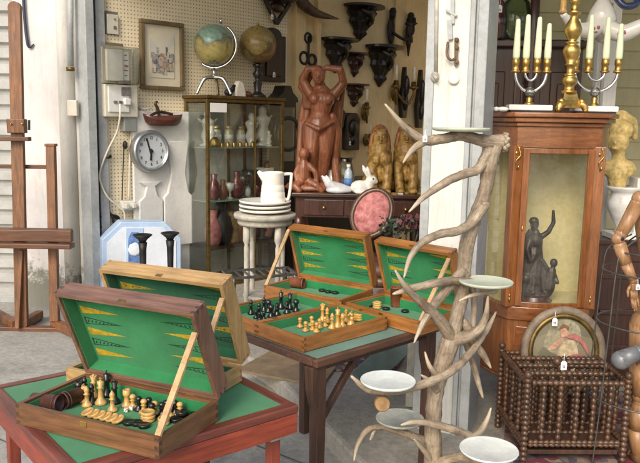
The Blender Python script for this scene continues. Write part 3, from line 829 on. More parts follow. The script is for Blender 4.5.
# blue octagonal box with tile
pb = wall(150, 262, .32)
t = thing('blue_mirror_box', 'pale blue eight sided cabinet with a patterned blue panel', 'cabinet', (pb.x, pb.y, 0), ROTU * .55)
rz = ROTU * .55
def bl(px, py):
    u = Vector((math.cos(rz), math.sin(rz), 0)); n = Vector((math.sin(rz), -math.cos(rz), 0)); d = ray(px, py)
    q = EYE + d * (-(EYE - t.location).dot(n) / d.dot(n)) - t.location
    return (q.dot(u), q.z)
outl = [bl(*q) for q in ((102, 300), (102, 240), (121, 222), (165, 222), (181, 238), (181, 300))]
m = MB(); m.prism(outl, .0, .16); m.build('body', W['bluebox'], t, .006)
inn = [bl(*q) for q in ((107, 300), (107, 243), (123, 227), (163, 227), (176, 241), (176, 300))]
m = MB(); m.prism(inn, -.006, .0); m.build('front_panel', W['bluewhite'], t)
m = MB(); q = [bl(*q) for q in ((126, 300), (126, 228), (143, 228), (143, 300))]; m.prism(q, -.012, -.004); tp = m.build('pattern_strip', W['bluebox'], t)
m = MB(); q = [bl(*q) for q in ((128, 270), (128, 238), (131, 232), (138, 232), (141, 238), (141, 270))]; m.prism(q, -.017, -.010); m.build('blue_niche', W['bluedark'], tp)
m = MB(); c = bl(134.5, 249); m.M = Matrix.Translation((c[0], -.016, c[1])) @ Matrix.Rotation(PI / 2, 4, 'X')
m.lathe([(.0, .0), (.055, .0), (.055, .006), (.035, .004), (.02, .008), (0, .008)], 8); m.build('rosette', W['bluewhite'], tp)
# iron candlesticks
def cstick(px, py, Y, label):
    p = at(px, py, Y)
    t = thing('iron_candlestick', label, 'candlestick', (p.x, p.y, 0), 0, 'iron candlesticks in front of the blue cabinet')
    h = p.z
    m = MB(); m.lathe([(.10, 0), (.10, .012), (.03, .03), (.02, .06), (.018, h * .5), (.026, h * .52), (.018, h * .55), (.024, h - .10), (.03, h - .05)], 14); m.build('stem', W['iron'], t)
    m = MB(); m.lathe([(.018, h - .055), (.03, h - .03), (.065, h), (.06, h + .004), (.02, h - .02)], 18); m.build('drip_cup', W['iron'], t)
cstick(142.5, 235, 4.7, 'black iron candlestick in front of the blue panel, the left of the pair')
cstick(170, 233, 4.9, 'black iron candlestick to the right of the blue panel beside the vitrine')
# ================================================================== vitrine on the pegboard wall
def one(name, mt, parent, fn, bevel=0, **k):
    m = MB(); fn(m); return m.build(name, mt, parent, bevel, **k)
VD = .32
va = wcoord(207, VD); vb = wcoord(281, VD); VW = vb - va
vz = wall(207, 95, VD).z
vt = thing('glass_vitrine', 'tall brass framed glass display case full of small figures, with two globes on top', 'display case', J + U * va + V * .01 + Vector((0, 0, FL)), ROTU)
# local: x 0..VW, y 0 (wall) .. -VD (front), z 0..VH
VH = vz - FL
m = MB()
fr = .028
for x in (0, VW):
    for y in (-.015, -VD): m.box((x, y, VH / 2), (fr, fr, VH - .06))
for z in (VH - .04, .05):
    for y in (-.015, -VD): m.box((VW / 2, y, z), (VW - fr, fr * .9, fr))
    for x in (0, VW): m.box((x, -VD / 2, z), (fr * .9, VD - fr * 1.6, fr))
m.box((VW * .62, -VD, VH / 2), (.016, .02, VH - .13))
m.build('frame', W['brass_old'], vt, .003)
one('top', W['brass_old'], vt, lambda m: m.box((VW / 2, -VD / 2, VH - .012), (VW + .05, VD + .05, .026)), .004)
one('base', W['brass_old'], vt, lambda m: m.box((VW / 2, -VD / 2, .018), (VW + .02, VD + .02, .035)), .004)
one('back_panel', mat('vitrine back', (.46, .465, .39), .3, .25, 2.5, .05), vt, lambda m: m.box((VW / 2, -.004, VH / 2), (VW - .03, .006, VH - .1)))
one('back_rail', W['brass_old'], vt, lambda m: m.box((VW * .55, -.012, VH / 2), (.03, .01, VH - .1)))
one('back_rail', W['brass_old'], vt, lambda m: m.box((VW * .78, -.012, VH / 2), (.03, .01, VH - .1)))
SZ = [wall(240, y, VD * .6).z - FL for y in (147, 198, 243)]
for z in SZ[:2]: one('glass_shelf', mat('shelf glass edge', (.30, .42, .34), .1, .1), vt, lambda m: m.box((VW / 2, -VD / 2 - .005, z), (VW - .04, VD - .05, .008)))
one('wood_shelf', W['dark'], vt, lambda m: m.box((VW / 2, -VD / 2 - .005, SZ[2]), (VW - .04, VD - .05, .014)))
one('glass_pane', W['vpane'], vt, lambda m: m.box((VW * .305, -VD - .002, VH / 2), (VW * .6 - .02, .003, VH - .13)))
one('glass_pane', W['vpane'], vt, lambda m: m.box((VW * .81, -VD - .002, VH / 2), (VW * .36 - .02, .003, VH - .13)))
one('side_pane', W['vpane'], vt, lambda m: m.box((-.002, -VD / 2, VH / 2), (.003, VD - .04, VH - .13)))
def vp(x, y, z): return vt.location + U * x - V * y + Vector((0, 0, z))
def inv(px, py, off=.2):
    p = wall(px, py, off) - vt.location
    return p.dot(U)
one_card = lambda: None
p = vp(inv(214, 100, VD), -VD - .012, VH - .10)
t = thing('price_card', 'white price card at the top left of the glass vitrine front', 'card', p, ROTU)
one('card', W['paper'], t, lambda m: m.box((.03, 0, 0), (.17, .003, .075)))
# --- small things inside
def fig(name, label, px, shelf, h, prof, mt, y=-.2, group=None, kind='figurine', extra=None):
    z = SZ[shelf] + .005 if shelf < 2 else SZ[shelf] + .008
    o = vp(min(max(inv(px, 130, -y), .06), VW - .06), y, z)
    h *= (1.22, 1.45, 1.5)[shelf]
    m = MB(); m.lathe([(r * h, zz * h) for r, zz in prof], 14)
    if extra: extra(m, h)
    ob = m.build(name, W[mt] if isinstance(mt, str) else mt)
    ob.location = o; ob.rotation_euler = (0, 0, ROTU + random.uniform(-.4, .4))
    return tag(ob, label, kind, group)
FIG = [(.22, 0), (.24, .05), (.12, .1), (.20, .3), (.13, .48), (.19, .62), (.20, .7), (.09, .78), (.11, .88), (.07, .97), (0, 1)]
VASE = [(.14, 0), (.2, .1), (.26, .35), (.2, .6), (.1, .75), (.14, .95), (.12, .97), (.05, .9)]
JAR = [(.22, 0), (.23, .08), (.22, .7), (.17, .78), (.18, .82), (.18, .96), (0, 1)]
CUPP = [(.2, 0), (.2, .03), (.06, .1), (.06, .4), (.25, .55), (.33, .95), (.30, .95), (.2, .6)]
for i, (px, lb) in enumerate(((216, 'first small gilt topped jar from the left on the upper vitrine shelf'), (228, 'middle small gilt topped jar on the upper vitrine shelf'), (240, 'third small gilt topped jar from the left on the upper vitrine shelf'))):
    ob = fig('glass_jar', lb, px, 0, .15, JAR, mat('jar glass %d' % i, (.55, .52, .38), .2, .15, 20, 0, coat=.4), -.15, 'jars on the upper vitrine shelf', 'jar')
    m = MB(); m.lathe([(.034, .150), (.034, .174), (.0, .178)], 12); m.build('lid', W['brass'], ob)
    m = MB(); m.lathe([(.0425, .055), (.0425, .105)], 12); m.build('jar_label', W['paper'], ob)
def wings(m, h):
    for s in (-1, 1): m.cap((s * .1 * h, 0, .6 * h), .06 * h, (s * .3 * h, 0, .75 * h), .03 * h, 6)
fig('porcelain_figurine', 'white porcelain figurine at the left end of the upper vitrine shelf', 211, 0, .15, FIG, 'porcelain', -.22)
fig('porcelain_figurine', 'tall white porcelain figurine left of the couple on the upper shelf', 251, 0, .25, FIG, 'porcelain', -.2)
fig('porcelain_figurine', 'tallest white porcelain couple at the right of the upper vitrine shelf', 262, 0, .30, FIG, 'porcelain', -.2, extra=wings)
fig('porcelain_figurine', 'squat white porcelain figurine at the right front of the upper shelf', 268, 0, .12, FIG, 'porcelain', -.27, extra=wings)
fig('porcelain_figurine', 'white figurine with spread arms against the left side pane', 207, 0, .26, FIG, 'porcelain', -.1, extra=wings)
ob = fig('brass_bell', 'small rounded brass bell at the front left of the upper shelf', 214, 0, .075, [(.5, 0), (.5, .3), (.42, .7), (.2, .95), (0, 1)], 'brass', -.27, kind='bell')
for i in range(6):
    fig('brass_thimble', 'small brass thimble in the front row of the upper vitrine shelf', 221 + 6.2 * i, 0, .04, [(.45, 0), (.45, .1), (.36, .6), (.2, .95), (0, 1)], 'brass', -.275, 'brass thimbles along the upper vitrine shelf', 'thimble')
for px, h, pr, mt_, lb, kd in ((213, .16, VASE, 'ros_red', 'dark red glass vase at the left of the middle vitrine shelf', 'vase'),
        (222, .12, VASE, 'terra', 'brown squat vase beside the red vase on the middle shelf', 'vase'),
        (236, .17, VASE, 'ros_red', 'dark red decanter in the middle of the middle vitrine shelf', 'decanter'),
        (243, .15, CUPP, 'crystal', 'clear stemmed glass left of centre on the middle vitrine shelf', 'goblet'),
        (250, .18, CUPP, 'crystal', 'tallest clear stemmed glass on the middle vitrine shelf', 'goblet'),
        (257, .13, VASE, 'ros_red', 'round dark red pot on the right of the middle vitrine shelf', 'pot'),
        (264, .19, CUPP, 'porcelain', 'white cup shaped glass near the right of the middle vitrine shelf', 'goblet'),
        (272, .22, FIG, 'terra', 'brown figurine at the right end of the middle vitrine shelf', 'figurine'), (229, .10, CUPP, 'porcelain', 'low white cup between the brown vase and the red decanter', 'goblet'), (247, .09, VASE, 'porcelain', 'small white vase among the stemmed glasses of the middle shelf', 'vase')):
    fig('glass_vase' if kd in ('vase', 'decanter', 'pot') else kd, lb, px, 1, h, pr, mt_, -.19, kind=kd)
for px, h, pr, mt_, lb, kd in ((212, .22, VASE, 'pink', 'pink vase at the left of the lower vitrine shelf', 'vase'),
        (221, .26, VASE, 'iron', 'tall black vase on the lower vitrine shelf', 'vase'),
        (231, .20, JAR, 'gilt', 'ochre jar on the lower vitrine shelf', 'jar'),
        (240, .24, VASE, 'terra', 'brown pottery vase right of the ochre jar on the lower shelf', 'vase'),
        (251, .18, VASE, 'ros_red', 'red glazed pot on the lower vitrine shelf behind the plates', 'pot'),
        (262, .22, FIG, 'bronze', 'dark bronze figurine on the lower vitrine shelf', 'figurine'), (270, .2, VASE, 'pink', 'second pink vase, at the right end of the lower shelf', 'vase'), (226, .13, CUPP, 'brass', 'brass goblet between the black vase and the ochre jar', 'goblet'), (246, .15, JAR, 'porcelain', 'white jar between the brown vase and the red pot', 'jar')):
    fig('pottery_vase' if kd != 'figurine' else 'bronze_figurine', lb, px, 2, h, pr, mt_, -.17, kind=kd)

# --- globes and things on top of the vitrine
def top_pt(px, y=-.17): return vp(inv(px, 90, -y), y, VH + .001)
p = top_pt(207, -.17); gz = wall(214, 45, .17)
t = thing('desk_globe', 'pale green terrestrial globe on a bent chrome stand on the vitrine', 'globe', (gz.x - .03, gz.y, p.z), 0)
g = gz - t.location; gx, gzz = g.x, g.z
gr = .172
m = MB(); m.ball((0, 0, 0), gr, 32); gl = m.build('sphere', globe_mat('green globe map', (.23, .36, .29), (.46, .40, .13), (.36, .30, .12)), t); gl.location = (gx, 0, gzz); gl.rotation_euler = (.3, .4, 1.2)
one('meridian_arc', W['chrome'], t, lambda m: m.tube([(gx + math.cos(a) * gr * 1.1, 0, gzz + math.sin(a) * gr * 1.1) for a in [R(-125 + 18 * k) for k in range(11)]], .012, 8, 3))
one('pivot', W['chrome'], t, lambda m: m.lathe([(.012, 0), (.012, .04), (.0, .05)], 10, (gx + gr * .35, 0, gzz + gr * 1.03)))
st = one('stem', W['chrome'], t, lambda m: m.tube([(gx, 0, gzz - gr * 1.1), (gx, 0, gzz - gr * 1.1 - .09)], .014, 10, 1))
zl = gzz - gr * 1.1 - .08
for dx, dy in ((-.14, -.06), (.15, -.05), (.02, .10)):
    one('curved_leg', W['chrome'], t, lambda m: m.tube([(gx, 0, zl), (gx + dx * .5, dy * .5, zl - .01), (gx + dx * .8, dy * .8, zl * .5), (gx + dx, dy, .012)], [.018, .017, .013, .012], 10, 5))
p = top_pt(257, -.2); gz = wall(260, 45, .2)
t = thing('table_globe', 'yellow brown terrestrial globe on a turned black pedestal', 'globe', p, ROTU)
g = gz - t.location; gx, gzz = 0, g.z; gr = .165
m = MB(); m.ball((0, 0, 0), gr, 32); gl = m.build('sphere', globe_mat('brown globe map', (.30, .22, .075), (.24, .115, .045), (.22, .19, .07)), t); gl.location = (0, 0, gzz); gl.rotation_euler = (.4, -.3, .5)
h = gzz - gr
one('pedestal', W['corbel'], t, lambda m: m.lathe([(.075, 0), (.075, .02), (.045, .035), (.03, .06), (.04, h * .45), (.022, h * .5), (.03, h * .6), (.05, h * .7), (.025, h * .8), (.03, h * .9), (.05, h * .97), (.02, h)], 16))
one('cap_pin', W['brass'], t, lambda m: m.lathe([(.012, 0), (.012, .02), (0, .03)], 10, (0, 0, gzz + gr)))
p = top_pt(228); ob = one('iron_ornament', W['iron'], None, lambda m: (m.ball((0, 0, .035), (.045, .03, .035), 10), m.cap((.03, 0, .05), .022, (.06, 0, .09), .018, 8))); ob.location = p; ob.rotation_euler = (0, 0, ROTU)
tag(ob, 'small dark animal ornament between the globes on the vitrine top', 'ornament')
p = top_pt(238); ob = one('book_end', W['ivory'], None, lambda m: m.prism([(-.05, 0), (.06, 0), (.06, .05), (.03, .13), (-.02, .14), (-.05, .08)], -.03, .03), .01); ob.location = p; ob.rotation_euler = (0, 0, ROTU)
tag(ob, 'cream stone book end between the two globes', 'book end')
p = top_pt(246, -.12); ob = one('carved_ornament', W['terra'], None, lambda m: (m.ball((0, 0, .03), (.05, .03, .03), 10), m.cap((-.02, 0, .04), .02, (-.04, 0, .075), .016, 8))); ob.location = p
tag(ob, 'small brown carved ornament next to the cream book end', 'ornament')

# --- dark wooden plaque behind globe two, and a tall dark clock right of the vitrine
t = onwall('wall_plaque', 'dark arched wooden plaque on the wall behind the brown globe', 'plaque', 270, 55, .01)
w, h = wlen((258, 55), (283, 55)), wlen((270, 27), (270, 81))
one('board', W['corbel'], t, lambda m: m.prism([(-w / 2, -h / 2), (w / 2, -h / 2), (w / 2, h * .36)] + [(w * .34 * math.cos(a), h * .36 + h * .14 * math.sin(a)) for a in [PI * k / 10 for k in range(11)]] + [(-w / 2, h * .36)], -.05, 0), .006)
one('carved_border', W['corbel_red'], t, lambda m: m.prism([(-w * .3, -h * .4), (w * .3, -h * .4), (w * .3, h * .3), (-w * .3, h * .3)], -.065, -.05), .006)
def pricetag(px, py, off, label, s=1.0, p=None, rz=None):
    p = p or wall(px, py, off)
    t = thing('price_tag', label, 'price tag', p, ROTU if rz is None else rz)
    one('card', W['paper'], t, lambda m: m.prism([(-.013 * s, -.04 * s), (.013 * s, -.04 * s), (.013 * s, -.008 * s), (.006 * s, 0), (-.006 * s, 0), (-.013 * s, -.008 * s)], -.002, 0))
    one('scribble', W['ink_grey'], t, lambda m: (m.box((-.001 * s, -.0024, -.022 * s), (.014 * s, .0006, .003 * s)), m.box((.001 * s, -.0024, -.029 * s), (.010 * s, .0006, .003 * s)), m.bar((.004 * s, -.0024, -.030 * s), (-.001 * s, -.0024, -.021 * s), .003 * s, .0006, (0, 1, 0))))
    one('string', W['paper'], t, lambda m: m.tube([(0, 0, 0), (.004 * s, .01, .03 * s)], .0012, 5, 1))
    return t
pricetag(274, 72, .08, 'small white price tag on the dark arched wall plaque', 1.2)
t = thing('bracket_clock', 'dark arched wooden clock case standing right of the vitrine', 'clock case', J + U * (vb + .16) + V * .16, ROTU)
zt = wall(288, 86, .16).z
one('case', W['corbel'], t, lambda m: m.prism([(-.10, FL), (.10, FL), (.10, zt - .15), (.13, zt - .15), (.12, zt - .11), (.06, zt - .06), (.035, zt), (-.035, zt), (-.06, zt - .06), (-.12, zt - .11), (-.13, zt - .15), (-.10, zt - .15)], -.08, .08), .006)
one('glazed_door', W['pane'], t, lambda m: m.prism([(-.07, zt - .7), (.07, zt - .7), (.07, zt - .2), (-.07, zt - .2)], -.088, -.082))
# little black dresser right of the vitrine
p = J + U * (vb + .55) + V * .24
t = thing('low_dresser', 'low black dresser in the dark corner behind the carved statue', 'dresser', (p.x, p.y, FL), ROTU)
one('body', W['corbel'], t, lambda m: m.box((.35, 0, .42), (1.3, .34, .84)), .006)
one('top', W['corbel'], t, lambda m: m.box((.35, 0, .855), (1.36, .38, .03)), .006)
t2 = thing('mantel_mirror', 'round dark framed mirror leaning on the black dresser', 'mirror', wall(287, 134, .22), ROTU)
one('frame', W['corbel'], t2, lambda m: m.ring((0, 0, 0), .15, .03, (0, 1, 0)))
one('mirror_glass', mat('dim mirror', (.30, .26, .18), .12, .1, 4, 0, metal=.8), t2, lambda m: (setattr(m, 'M', Matrix.Rotation(PI / 2, 4, 'X')), m.lathe([(.145, -.01), (.145, .01)], 28)))

# --- carved brackets (corbels) on the cream wall
def corbel(px0, px1, pyt, pyb, label, mt, red=False):
    pm = ((px0 + px1) / 2, pyt)
    t = onwall('wall_bracket', label, 'bracket', *pm, .0, 'carved wooden wall brackets')
    w = wlen((px0, pyt), (px1, pyt)) * .80; h = wlen((pm[0], pyt), (pm[0], pyb)); d = w * .52
    one('shelf_top', W[mt], t, lambda m: m.slab([(-w / 2, 0)] + [(-w / 2 * math.cos(a), -d * (.35 + .65 * math.sin(a))) for a in [PI * k / 12 for k in range(13)]] + [(w / 2, 0)], -.03 * h / .4, .0), .006)
    m = MB()
    prof = [(.42, -.07), (.36, -.12), (.40, -.22), (.30, -.36), (.33, -.48), (.22, -.62), (.16, -.72), (.19, -.80), (.10, -.90), (.03, -1.0)]
    n = 12; rings = []
    for rx, z in prof:
        rings.append([m.v((rx * w * math.cos(PI * k / n) * (1 + .10 * (k % 2)), -rx * d * 1.5 * math.sin(PI * k / n) * (1 + .12 * (k % 2)), z * h)) for k in range(n + 1)])
    for A, B in zip(rings, rings[1:]):
        for k in range(n): m.f([A[k], B[k], B[k + 1], A[k + 1]], False)
        m.f([A[0], A[-1], B[-1], B[0]])
    m.f(rings[0]); m.f(rings[-1])
    m.build('carved_body', W[mt], t, .003)
    one('scroll', W[mt], t, lambda m: (m.tube([(-w * .22, -d * .5, -.15 * h), (-w * .1, -d * .75, -.28 * h), (w * .05, -d * .62, -.42 * h), (w * .02, -d * .5, -.6 * h)], [w * .05, w * .07, w * .06, w * .03], 8, 4), m.ball((-w * .05, -d * .72, -.24 * h), w * .1, 8)), .0)
corbel(340, 379, 6, 41, 'highest black carved wall bracket with a wide shelf', 'corbel')
corbel(317, 354, 39, 73, 'large black carved bracket just right above the statue arms', 'corbel')
corbel(362, 398, 46, 87, 'large black carved bracket furthest right, with a scrolled foot', 'corbel')
corbel(343, 366, 53, 77, 'small reddish carved bracket between the two large black ones', 'corbel_red')
corbel(342, 366, 84, 107, 'small reddish carved bracket lowest on the cream wall', 'corbel_red')
t = onwall('corner_bracket', 'three sided dark bracket high on the wall by the pilaster', 'bracket', 274, 2, .0)
one('shelf_top', W['corbel'], t, lambda m: m.slab([(-.18, 0), (.18, 0), (.12, -.2), (-.12, -.2)], 0, .03), .004)
one('left_stay', W['corbel'], t, lambda m: m.bar((-.15, -.05, 0), (0, -.04, -.20), .035, .03, (0, 1, 0)))
one('right_stay', W['corbel'], t, lambda m: m.bar((.15, -.05, 0), (0, -.04, -.20), .035, .03, (0, 1, 0)))
one('round_boss', W['corbel_red'], t, lambda m: m.ball((0, -.05, -.05), (.09, .04, .05), 12))
pricetag(272, 14, .14, 'small white price tag on the three sided bracket', 1.2)
# curved horn / driftwood
t = onwall('curved_horn', 'long dark curved horn fixed high on the cream wall', 'horn', 312, 8, .02)
q = [(297, -12, .06), (303, 3, .1), (314, 12, .12), (326, 16, .12), (339, 19, .10)]
one('horn_body', mat('dark horn', (.09, .05, .028), .45, .35, 20, .3), t, lambda m: m.tube([wl(x, y, t, o) for x, y, o in q], [.055, .06, .045, .028, .004], 10, 5))
# iron scroll hanging
t = onwall('iron_scroll', 'dark iron scroll ornament hanging above the statue', 'ornament', 309, 50, .03)
one('rod', W['iron'], t, lambda m: m.tube([wl(309, 36, t, .04), wl(308, 64, t, .04)], .012, 8, 1))
one('upper_ring', W['iron'], t, lambda m: m.ring(wl(308, 38, t, .04), .045, .012, (0, 1, 0)))
one('lower_scroll', W['iron'], t, lambda m: (m.ring(wl(304, 58, t, .04), .055, .014, (0, 1, 0)), m.ring(wl(312, 60, t, .04), .05, .014, (0, 1, 0))))
# cherub wall sconces
def sconce(px, py, label, arm=1, s=1.0):
    t = onwall('wall_sconce', label, 'sconce', px, py, .03, 'dark iron wall sconces')
    one('back_plate', W['iron'], t, lambda m: (m.ball((0, 0, 0), (.06 * s, .025, .16 * s), 10), m.cap((0, -.01, .12 * s), .03 * s, (0, -.02, .2 * s), .04 * s, 8), m.cap((0, 0, -.12 * s), .025 * s, (0, 0, -.24 * s), .008 * s, 8)))
    one('branch', W['iron'], t, lambda m: m.tube([(0, -.03, -.03 * s), (arm * .10 * s, -.12, -.10 * s), (arm * .20 * s, -.15, -.02 * s), (arm * .2 * s, -.15, .06 * s)], [.018 * s, .016 * s, .014 * s, .014 * s], 8, 5))
    one('candle_cup', W['iron'], t, lambda m: m.lathe([(.012 * s, 0), (.05 * s, .03 * s), (.03 * s, .04 * s), (.025 * s, .09 * s)], 12, (arm * .2 * s, -.15, .05 * s)))
sconce(391, 30, 'dark iron cherub sconce on the cream wall, left of two', 1)
sconce(409, 34, 'dark iron cherub sconce close to the white pillar', -1)
# dark carved masks/boards
def maskboard(name, px0, px1, py0, py1, label, shape, cat, tagged):
    pc = ((px0 + px1) / 2, (py0 + py1) / 2)
    t = onwall(name, label, cat, *pc, .02)
    w = wlen((px0, pc[1]), (px1, pc[1])); h = wlen((pc[0], py0), (pc[0], py1))
    one('carved_panel', W['corbel'], t, lambda m: m.prism([(x * w / 2, z * h / 2) for x, z in shape], -.06, 0), .012)
    one('relief', W['corbel'], t, lambda m: (m.ball((0, -.06, h * .12), (w * .28, .05, h * .22), 12), m.ball((0, -.06, -h * .22), (w * .2, .04, h * .14), 12)))
    if tagged: pricetag(pc[0] + 1, py1 - 9, .12, tagged, 1.1)
maskboard('carved_mask', 323, 342, 105, 133, 'squarish black carved mask on the wall beside the statue thigh', [(-1, .6), (-.5, 1), (.5, .9), (1, .5), (.8, -.6), (.2, -1), (-.5, -.9), (-1, -.2)], 'mask', 'white price tag on the squarish black mask')
maskboard('carved_board', 342, 356, 113, 150, 'tall black arched board on the wall left of the gold sphinxes', [(-1, -1), (1, -1), (1, .7), (.6, 1), (-.6, 1), (-1, .7)], 'carved board', 'white price tag on the tall black arched board')
maskboard('carved_spire', 398, 405, 67, 118, 'slender dark carved spire on the wall above the right sphinx', [(-.6, -1), (.6, -1), (1, -.4), (.5, .3), (.2, 1), (-.2, 1), (-.5, .3), (-1, -.3)], 'carving', None)
maskboard('carved_spire', 414, 421, 70, 128, 'slender dark carved spire right against the pillar edge', [(-.6, -1), (.6, -1), (1, -.3), (.5, .4), (.2, 1), (-.2, 1), (-.5, .4), (-1, -.3)], 'carving', None)
def candlesconce(px, py, label, s, mt='brass_old', n=1):
    t = onwall('candle_sconce', label, 'sconce', px, py, .03, 'brass candle sconces above the sphinxes')
    one('wall_plate', W[mt], t, lambda m: m.ball((0, 0, 0), (.06 * s, .02, .09 * s), 10))
    for i, dx in enumerate((-.12, .12)[:max(n, 1)]):
        one('arm', W[mt], t, lambda m: m.tube([(0, -.02, 0), (dx * .6 * s, -.1, -.10 * s), (dx * s, -.14, -.02 * s), (dx * s, -.14, .03 * s)], .012 * s, 8, 5))
        one('cup', W[mt], t, lambda m: m.lathe([(.012 * s, 0), (.045 * s, .02 * s), (.025 * s, .03 * s), (.02 * s, .07 * s)], 12, (dx * s, -.14, .02 * s)))
        one('candle', W['ivory'], t, lambda m: m.lathe([(.013 * s, 0), (.013 * s, .12 * s), (.0, .13 * s)], 10, (dx * s, -.14, .09 * s)))
candlesconce(365, 112, 'brass candle sconce on the cream wall left of the sphinx heads', 1.1, n=1)
candlesconce(366, 140, 'lower brass sconce beside the left sphinx', .8, n=1)
candlesconce(395, 92, 'brass sconce with two white candles above the sphinxes', 1.3, n=2)

# --- table with the carved statue and sphinxes
tz = at(330, 193, 6.0).z
tt = thing('display_table', 'dark reddish wooden table carrying the carved statue and the sphinxes', 'table', at(345, 195, 6.0).xy.to_3d() + Vector((0, 0, FL)), R(-2))
H = tz - FL
TL = (at(430, 195, 6.0) - at(292, 195, 6.0)).length
x0 = at(292, 195, 6.0).x - tt.location.x; x1 = at(432, 195, 6.0).x - tt.location.x
one('tabletop', W['cab_dark'], tt, lambda m: m.box(((x0 + x1) / 2, .36, H - .015), (x1 - x0, .86, .03)), .005)
one('apron', W['cab_dark'], tt, lambda m: m.box(((x0 + x1) / 2, .36, H - .12), (x1 - x0 - .06, .76, .17)), .004)
for i in range(3):
    x = x0 + .1 + (x1 - x0 - .15) * (i + .5) / 3
    dr = one('drawer_front', W['cab_dark'], tt, lambda m: m.box((x, -.026, H - .12), ((x1 - x0) / 3 - .06, .02, .13)), .004)
    one('drawer_knob', W['brass'], dr, lambda m: m.ball((x, -.045, H - .12), .016, 10))
for x in (x0 + .06, x1 - .06):
    for y in (.02, .70):
        one('leg', W['cab_dark'], tt, lambda m: m.lathe([(.03, 0), (.045, .04), (.03, .1), (.05, .3), (.055, H - .4), (.035, H - .32), (.045, H - .28), (.045, H - .2)], 14, (x, y, 0)))
def figroot(name, label, cat, px, pyb, Y, group=None):
    p = at(px, pyb, Y)
    return thing(name, label, cat, (p.x, p.y, tz), 0, group)
SC = 6.3 / 718
# carved statue: px offsets from (318,190)
t = figroot('carved_statue', 'large reddish carved wooden statue of a nude with arms raised and a child below', 'statue', 318, 190, 6.3)
def q(px, py, d=0): return Vector(((px - 318) * SC, d, (191 - py) * SC))
m = MB()
m.limb([q(318, 128), q(319, 116), q(320, 103), q(321, 97)], [.118, .082, .105, .075], 12)
m.ball(q(313, 102, -.07), .05, 10); m.ball(q(327, 102, -.07), .05, 10)
m.limb([q(312, 130), q(311, 152, -.05), q(312, 178, .0), q(310, 187, -.03)], [.096, .064, .045, .036])
m.limb([q(325, 130), q(325, 152, -.02), q(322, 178, .02), q(323, 187)], [.093, .062, .045, .036])
m.cap(q(320, 98), .055, q(318, 88), .05)
m.ball(q(317, 80, -.05), (.058, .07, .078), 12)
m.limb([q(332, 98), q(341, 86, -.02), q(338, 74, -.08), q(324, 72, -.06)], [.05, .038, .031, .026])
m.limb([q(309, 97), q(301, 84), q(306, 74, -.05), q(315, 73, -.05)], [.05, .038, .031, .026])
m.build('figure_body', W['terra'], t, 0, .009, 3)
one('face', W['terra'], t, lambda m: (m.ball(q(316.2, 81, -.118), (.010, .018, .018), 8), m.ball(q(314, 79.5, -.112), (.010, .008, .006), 8), m.ball(q(318.5, 79.5, -.112), (.010, .008, .006), 8), m.ball(q(316.3, 83.8, -.112), (.016, .008, .005), 8)))
m = MB()
m.ball(q(315, 76, .02), (.078, .07, .06), 12)
for k in range(6): m.limb([q(310 - k, 76, .05), q(303 - k * .8, 90, .08), q(303 + k * 2, 110, .1)], [.032, .028, .02], 8)
m.build('hair', W['terra'], t, 0, .009, 2)
m = MB()
for k in range(7):
    x = 300 + k * 6.2
    m.limb([q(x + 4, 92 + (k % 3) * 6, .12), q(x + random.uniform(-3, 3), 125, .15), q(x + random.uniform(-4, 4), 160, .12), q(x + random.uniform(-3, 3), 188, .08)], [.022, .032, .036, .045], 8)
m.limb([q(331, 118, -.02), q(336, 135, .02), q(334, 160, .05), q(338, 186, .03)], [.03, .045, .04, .05], 8)
m.limb([q(306, 126, -.08), q(318, 131, -.13), q(331, 124, -.08)], [.02, .026, .02], 8)
m.build('drapery', W['terra'], t, 0, .009, 1)
m = MB()
m.limb([q(304, 178, -.14), q(304, 168, -.15), q(304, 161, -.15)], [.065, .055, .03], 8); m.ball(q(304, 155, -.15), (.05, .052, .055), 10)
m.limb([q(309, 166, -.16), q(315, 172, -.18), q(317, 182, -.18)], [.028, .024, .02], 8); m.limb([q(300, 166, -.15), q(296, 174, -.16), q(298, 182, -.18)], [.028, .024, .02], 8)
m.limb([q(302, 181, -.15), q(296, 186, -.2), q(300, 190, -.22)], [.04, .034, .028], 8); m.limb([q(307, 181, -.15), q(316, 185, -.2), q(322, 190, -.2)], [.04, .034, .028], 8)
m.build('child_figure', W['terra'], t, 0, .008, 2)
m = MB(); m.lathe([(.24, 0), (.26, .02), (.23, .05), (.18, .07)], 18, q(314, 190.8, -.0), sx=1.0, sy=.9); m.build('rocky_base', W['terra'], t)
